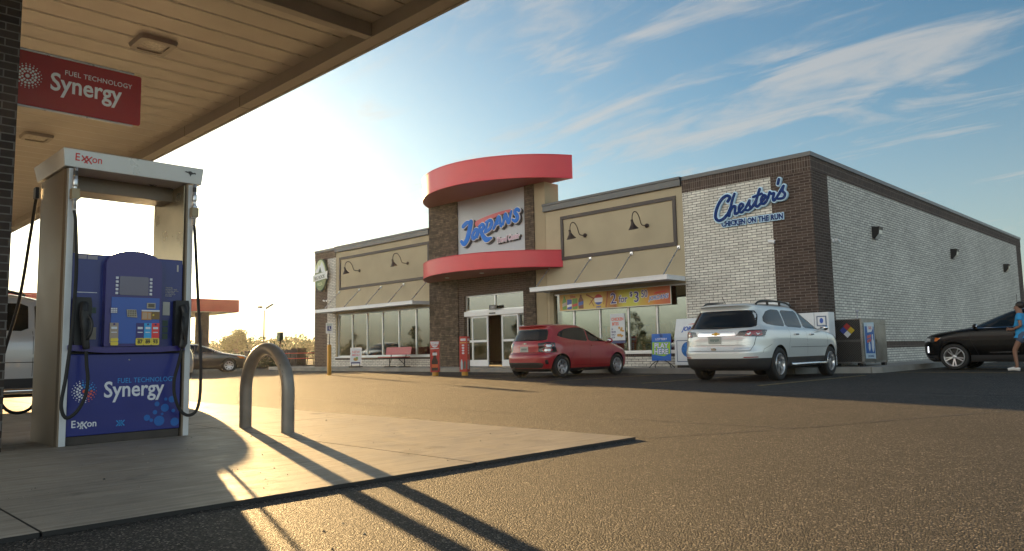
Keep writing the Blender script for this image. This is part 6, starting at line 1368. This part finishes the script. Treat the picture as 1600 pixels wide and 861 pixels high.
ax_ = Vector((-27.4,-4.35)); lf = Vector((-hd.y, hd.x))
ori = ax_-hd*3.65+lf*.79
saloon((ori.x, ori.y, 0), math.atan2(hd.y, hd.x), 'dark grey saloon car beyond the fuel pump, below the distant red canopy', paint('paint_grey', (0.055, 0.05, 0.047), .4, .3))
saloon((-62, 3.0, 0), R_(60), 'far off pale car beneath the tree on the left', paint('paint_pearl', (0.42, 0.43, 0.44), .2, .3))
# ------------------------------------------------------------------ vegetation
BARK = mat('bark', (0.09, 0.065, 0.045), 0.9, var=0.3, vscale=12)
def leaf_mat(name, c):
    m, nt, b = pbsdf(name); N = nt.nodes.new; L = nt.links.new
    g = N('ShaderNodeNewGeometry'); r = N('ShaderNodeMapRange'); r.inputs[3].default_value = .6; r.inputs[4].default_value = 1.5; L(g.outputs['Random Per Island'], r.inputs[0])
    v = N('ShaderNodeVectorMath'); v.operation = 'SCALE'; v.inputs[0].default_value = c; L(r.outputs[0], v.inputs['Scale']); L(v.outputs[0], b.inputs['Base Color']); b.inputs['Roughness'].default_value = .6
    tr = N('ShaderNodeBsdfTranslucent'); L(v.outputs[0], tr.inputs[0]); mx = N('ShaderNodeMixShader'); mx.inputs[0].default_value = .35
    L(b.outputs[0], mx.inputs[1]); L(tr.outputs[0], mx.inputs[2]); L(mx.outputs[0], nt.nodes['Material Output'].inputs[0])
    MATS[name] = m; return m
LEAF = leaf_mat('leaf_green', (0.075, 0.085, 0.025)); LEAFD = leaf_mat('leaf_dark', (0.035, 0.055, 0.02))
def leaves(b, c, rad, n, size, rg, sc=(1,1,.75)):
    for _ in range(n):
        while True:
            p = Vector((rg.uniform(-1,1), rg.uniform(-1,1), rg.uniform(-1,1)))
            if .25 < p.length < 1: break
        p = Vector((p.x*sc[0], p.y*sc[1], p.z*sc[2]))*rad + Vector(c)
        a = Vector((rg.gauss(0,1), rg.gauss(0,1), rg.gauss(0,1))).normalized(); u = a.orthogonal().normalized(); w = a.cross(u)
        s = size*rg.uniform(.6,1.3)
        b.add([p-u*s, p+w*s*.55, p+u*s, p-w*s*.55], [(0,1,2,3)])
def tree(loc, h, spread, label, seed, nl=14, per=130, size=.16, m=None, group=None, trunk=.16, conic=False):
    rg = random.Random(seed); t = thing('tree', label, 'tree', loc, group=group)
    tb = MB(); tb.tube([(0,0,-.1),(.03*h/8,0,h*.2),(.0,.04*h/8,h*.45),(.05,0,h*.8)], [trunk*1.3,trunk,trunk*.7,trunk*.2], 8)
    fb = MB()
    for i in range(nl):
        z = h*rg.uniform(.30,.92); fr = (z/h-.25)/.75
        rr = spread*((1-fr)*.9+.12 if conic else math.sqrt(max(.05, 1-(2*fr-.9)**2))*rg.uniform(.45,1.0)); a = rg.uniform(0, 2*math.pi)
        e = Vector((rr*math.cos(a), rr*math.sin(a), z))
        s_ = Vector((0,0,max(h*.18, z-h*.2)))
        tb.tube([s_, (s_+e)/2+Vector((0,0,.06*h)), e], [trunk*.4,trunk*.25,trunk*.08], 5)
        leaves(fb, e, (spread*.42 if not conic else spread*.40)*rg.uniform(.7,1.2), per, size, rg)
    leaves(fb, (0,0,h*.85), spread*.45, per, size, rg)
    tb.build('trunk', BARK, t); fb.build('crown', m or LEAF, t)
    return t
tree((-203.5,79.0,0), 9.3, 3.7, 'broad leafy tree standing alone on the left horizon between pump and shop', 4, 26, 170, .24, trunk=.3)
def woods(name, pts, h0, h1, seed, label=None):
    rg = random.Random(seed); b = MB()
    for (x, y), w in pts:
        h = rg.uniform(h0, h1)
        for k in range(5):
            leaves(b, (x+rg.uniform(-w,w), y+rg.uniform(-w,w), h*rg.uniform(.25,.62)), h*.42, 90, h*.06, rg, (1.1,1.1,.85))
    o = b.build(name, LEAFD); o['kind'] = 'stuff'; return o
az = [R_(a) for a in np.linspace(148.5, 171, 60)]
rg0 = random.Random(9)
woods('treeline', [((8.7+d*math.cos(a), -21+d*math.sin(a)), 5) for a in az for d in (rg0.uniform(250, 330),)], 6.0, 9.5, 3)
woods('treeline', [((x, -95+rg0.uniform(-8,8)), 5) for x in np.linspace(-190, 40, 60)], 2.2, 4.2, 8)
for i, (x, y, h) in enumerate(((-84,-40,4.2),(-74,-43,5.0),(-63,-39,3.8),(-55,-44,4.6),(-46,-41,4.0),(-37,-43,4.8),(-29,-41,4.2),(-22,-44,5))):
    tree((x,y,0), h, 1.15, 'young narrow tree on the verge opposite the shop front', 30+i, 16, 70, .10, LEAFD, 'young trees on the verge opposite the shop', .06, True)
# leafy shrubs in front of the dark enclosure
for i, x in enumerate((-38.6, -36.9, -35.2, -33.6)):
    b = MB(); rg = random.Random(50+i); leaves(b, (0,0,.38), .62, 420, .075, rg, (1.25,.6,.62)); o = b.build('shrub', LEAFD); o.location = (x, 1.62, 0)
    tag(o, 'low dark shrub in the row before the flat topped enclosure', 'shrub', 'shrubs before the enclosure')
# ------------------------------------------------------------------ person at the right edge
def skin_mesh(name, V, E, Rr, m, parent=None, sub=2):
    me = bpy.data.meshes.new(name); me.from_pydata(V, E, []); o = bpy.data.objects.new(name, me); C.objects.link(o)
    md = o.modifiers.new('skin', 'SKIN'); md.use_smooth_shade = True
    for i, r in enumerate(Rr):
        me.skin_vertices[0].data[i].radius = (r, r) if not isinstance(r, tuple) else r
    me.skin_vertices[0].data[0].use_root = True
    s_ = o.modifiers.new('sub', 'SUBSURF'); s_.levels = sub; s_.render_levels = sub
    dg = bpy.context.evaluated_depsgraph_get(); nm = bpy.data.meshes.new_from_object(o.evaluated_get(dg)); o.modifiers.clear(); o.data = nm; bpy.data.meshes.remove(me)
    for p in nm.polygons: p.use_smooth = True
    nm.materials.clear(); nm.materials.append(m)
    if parent: o.parent = parent
    return o
pt = thing('person', 'person in a bright blue t shirt and denim shorts walking past the black crossover', 'person', (4.40, 1.90, 0.0), (0,0,R_(176)))
SKIN = mat('skin', (0.22, 0.11, 0.07), 0.55, var=0.06)
# local x = forward, y = left
J = dict(pel=(0,0,.95), sp=(.02,0,1.12), ch=(.03,0,1.32), nk=(.04,0,1.49), hd=(.07,0,1.60), ht=(.06,0,1.70),
  hl=(0,.09,.92), kl=(.20,.10,.52), al=(.16,.10,.10), tl=(.34,.11,.045), hr=(0,-.09,.92), kr=(-.10,-.10,.50), ar=(-.36,-.10,.14), tr=(-.24,-.11,.05),
  sl=(.02,.17,1.42), el=(-.02,.24,1.14), wl=(.20,.16,1.06), pl=(.27,.12,1.06), sr=(.02,-.17,1.42), er=(-.04,-.23,1.13), wr=(.18,-.14,1.04), pr=(.25,-.10,1.05))
Rj = dict(pel=(.135,.115), sp=(.12,.10), ch=(.135,.105), nk=.056, hd=(.078,.09), ht=(.07,.082), hl=.085, kl=.058, al=.038, tl=.034, hr=.085, kr=.058, ar=.038, tr=.034, sl=.052, el=.040, wl=.028, pl=.030, sr=.052, er=.040, wr=.028, pr=.030)
Ej = [('pel','sp'),('sp','ch'),('ch','nk'),('nk','hd'),('hd','ht'),('pel','hl'),('hl','kl'),('kl','al'),('al','tl'),('pel','hr'),('hr','kr'),('kr','ar'),('ar','tr'),('ch','sl'),('sl','el'),('el','wl'),('wl','pl'),('ch','sr'),('sr','er'),('er','wr'),('wr','pr')]
K = list(J); 
# fingers and thumb as chains rooted in the palms
for sd, p_, sg in (('l','pl',1),('r','pr',-1)):
    b0 = Vector(J[p_])
    for f in range(4):
        off = (f-1.5)*.019; n1, n2 = f'f{sd}{f}a', f'f{sd}{f}b'
        J[n1] = tuple(b0+Vector((.055, -.012*sg, .0+off))); J[n2] = tuple(b0+Vector((.075, -.045*sg, off*.9))); Rj[n1] = .0095; Rj[n2] = .008; Ej += [(p_, n1), (n1, n2)]
    n1, n2 = f't{sd}a', f't{sd}b'; J[n1] = tuple(b0+Vector((.015, -.01*sg, .042))); J[n2] = tuple(b0+Vector((.05, -.035*sg, .055))); Rj[n1] = .011; Rj[n2] = .009; Ej += [(p_, n1), (n1, n2)]
K = list(J); ix = {k: i for i, k in enumerate(K)}
body = skin_mesh('body', [J[k] for k in K], [(ix[a], ix[c]) for a, c in Ej], [Rj[k] for k in K], SKIN, pt)
shirt = skin_mesh('shirt', [(0.01,0,1.0),(.02,0,.84),(.02,0,1.14),(.03,0,1.33),(.04,0,1.46),(.02,.18,1.42),(.0,.215,1.27),(.02,-.18,1.42),(-.01,-.21,1.27)], [(0,1),(0,2),(2,3),(3,4),(3,5),(5,6),(3,7),(7,8)], [(.172,.152),(.18,.16),(.158,.138),(.158,.13),.070,.076,.070,.076,.070], mat('shirt_blue', (0.02, 0.24, 0.50), 0.8, var=0.12, vscale=9, bump=0.4, bscale=14), pt)
shorts = skin_mesh('shorts', [(0,0,.95),(0,.09,.88),(.10,.10,.70),(0,-.09,.88),(-.045,-.10,.69),(.015,0,1.08)], [(0,1),(1,2),(0,3),(3,4),(0,5)], [(.165,.145),.115,.10,.115,.10,(.158,.138)], mat('shorts_denim', (0.06, 0.09, 0.15), 0.85, var=0.15), pt)
HAIR = mat('hair_dark', (0.015, 0.010, 0.008), 0.55)
b = MB(); b.sphere((.015,0,1.68), .108, 18, 0, (.98,.84,.92)); b.sphere((-.10,0,1.70), .05, 12); b.build('hair', HAIR, pt)
b = MB(); b.sphere((.098,0,1.615), .062, 16, 0, (.75,.88,1.2)); b.prism([(.14,1.63),(.172,1.598),(.14,1.585)], -.012, .012, 0, Matrix(((1,0,0,0),(0,0,1,0),(0,1,0,0),(0,0,0,1))))
for sg in (1,-1): b.sphere((.05, sg*.083, 1.62), .024, 8, 0, (.7,.35,1.1))
b.build('face', SKIN, pt)
b = MB()
for sg in (1,-1): b.sphere((.139, sg*.030, 1.638), .011, 8, 0); b.bar((.142,sg*.014,1.656),(.134,sg*.046,1.655),.006,.006)
b.build('eyes', HAIR, pt)
b = MB(); b.sphere((.142,0,1.565), .02, 8, 0, (.4,1,.3)); b.build('mouth', mat('lip', (.16,.05,.045), .5), pt)
for sg, a, tt in ((1,'al','tl'),(-1,'ar','tr')):
    A = Vector(J[a]); T = Vector(J[tt]); b = MB(); b.tube([A+Vector((-.05,0,-.055)), A*.5+T*.5+Vector((0,0,-.01)), T+Vector((.03,0,-.005))], [.045,.05,.038], 12); b.build('shoe', flat('shoe_pale', (.6,.58,.56), .6), pt)
ph = MB(); ph.box(-.004,.004,-.035,.035,-.07,.07); o = ph.build('phone', BLACK, bevel=.004); o.location = (4.40-.315, 1.90, 1.075); o.rotation_euler = (0, R_(-20), 0); tag(o, 'small black phone held by the person in blue', 'phone')
# ------------------------------------------------------------------ inside the shop: racks near the right windows
def rack(loc, rz, lab, seed):
    t = thing('display_rack', lab, 'display rack', loc, (0,0,rz), 'display racks inside the shop'); rg = random.Random(seed)
    b = MB(); b.box(0,1.2,-.02,.02,0,1.5)
    for k in range(4): b.box(0,1.2,-.32,-.02,.12+.36*k,.15+.36*k)
    b.box(-.02,0,-.33,.03,0,1.5); b.box(1.2,1.22,-.33,.03,0,1.5); b.build('frame', DARKFRAME, t)
    for k in range(4):
        b = MB(); x = .03
        while x < 1.12:
            w = rg.uniform(.07,.14); b.box(x,x+w,-.28,-.06,.152+.36*k,.152+.36*k+rg.uniform(.16,.28), rg.randrange(4)); x += w+.012
        b.build('goods', [flat('goods_red',(.3,.05,.04)), flat('goods_yellow',(.4,.3,.08)), flat('goods_blue',(.05,.1,.25)), flat('goods_white',(.4,.4,.38))], t)
rack((-7.6,2.0,.16), 0, 'dark shelf rack behind the poster window', 1); rack((-9.6,2.6,.16), 0, 'dark shelf rack inside behind the left end of the drinks banner', 2); rack((-5.6,1.5,.16), 0, 'dark shelf rack inside the window next to the white brick', 3)
# ------------------------------------------------------------------ grit and tar seams
rg = random.Random(21); b = MB()
for i in range(900):
    if rg.random() < .45: x, y, z = rg.uniform(-6, 4.8), rg.uniform(-20.5, -15.8), .021
    else: x, y, z = rg.uniform(-2, 9), rg.uniform(-19.5, -9), .0
    s = rg.uniform(.002,.0075)*(1 if rg.random() < .93 else 2); a = rg.uniform(0,6.28)
    vs = [(x+s*math.cos(a+k*2.1)*rg.uniform(.6,1.2), y+s*math.sin(a+k*2.1)*rg.uniform(.6,1.2), z) for k in range(3)]+[(x,y,z+s*rg.uniform(.5,1.1))]
    b.add(vs, [(0,1,3),(1,2,3),(2,0,3)], rg.randrange(2))
o = b.build('grit', [flat('grit_dark',(.05,.045,.04),.8), flat('grit_pale',(.28,.25,.2),.8)]); o['kind'] = 'stuff'
def seam_strip(b, pts, w, z=.004):
    P = catmull([Vector((x, y, 0)) for x, y in pts], 10); n = len(P); rg2 = random.Random(len(pts)); vs = []
    for i in range(n):
        t = (P[min(i+1,n-1)]-P[max(i-1,0)]).normalized(); nn = Vector((-t.y,t.x,0)); ww = w*rg2.uniform(.6,1.3)/2; jx = rg2.uniform(-w,w)*.5
        vs += [(P[i].x+nn.x*(ww+jx), P[i].y+nn.y*(ww+jx), z), (P[i].x-nn.x*(ww-jx), P[i].y-nn.y*(ww-jx), z)]
    b.add(vs, [(2*i,2*i+1,2*i+3,2*i+2) for i in range(n-1)])
b = MB()
seam_strip(b, [(4.95,-15.6),(5.6,-14.2),(6.4,-12.0),(7.3,-9.6),(7.9,-7.0)], .016); seam_strip(b, [(-14,-8.9),(-6,-8.7),(2,-8.9),(11,-8.6)], .022); seam_strip(b, [(-9,-14.3),(-4.5,-14.0),(0,-14.4),(5.6,-14.2)], .014)
o = b.build('tar_seam', mat('tar', (0.012,0.011,0.010), .45, var=.2)); o['kind'] = 'structure'
# ------------------------------------------------------------------ evening haze
b = MB(); b.box(-420, 60, -110, 320, -1.03, 14.0)
HZ = bpy.data.materials.new('haze'); HZ.use_nodes = True; nt = HZ.node_tree; nt.nodes.clear()
vo = nt.nodes.new('ShaderNodeVolumePrincipled'); vo.inputs['Density'].default_value = 0.00017; vo.inputs['Color'].default_value = (0.95, 0.93, 0.9, 1); vo.inputs['Anisotropy'].default_value = 0.6
oo = nt.nodes.new('ShaderNodeOutputMaterial'); nt.links.new(vo.outputs[0], oo.inputs['Volume'])
o = b.build('haze', HZ); o['kind'] = 'stuff'
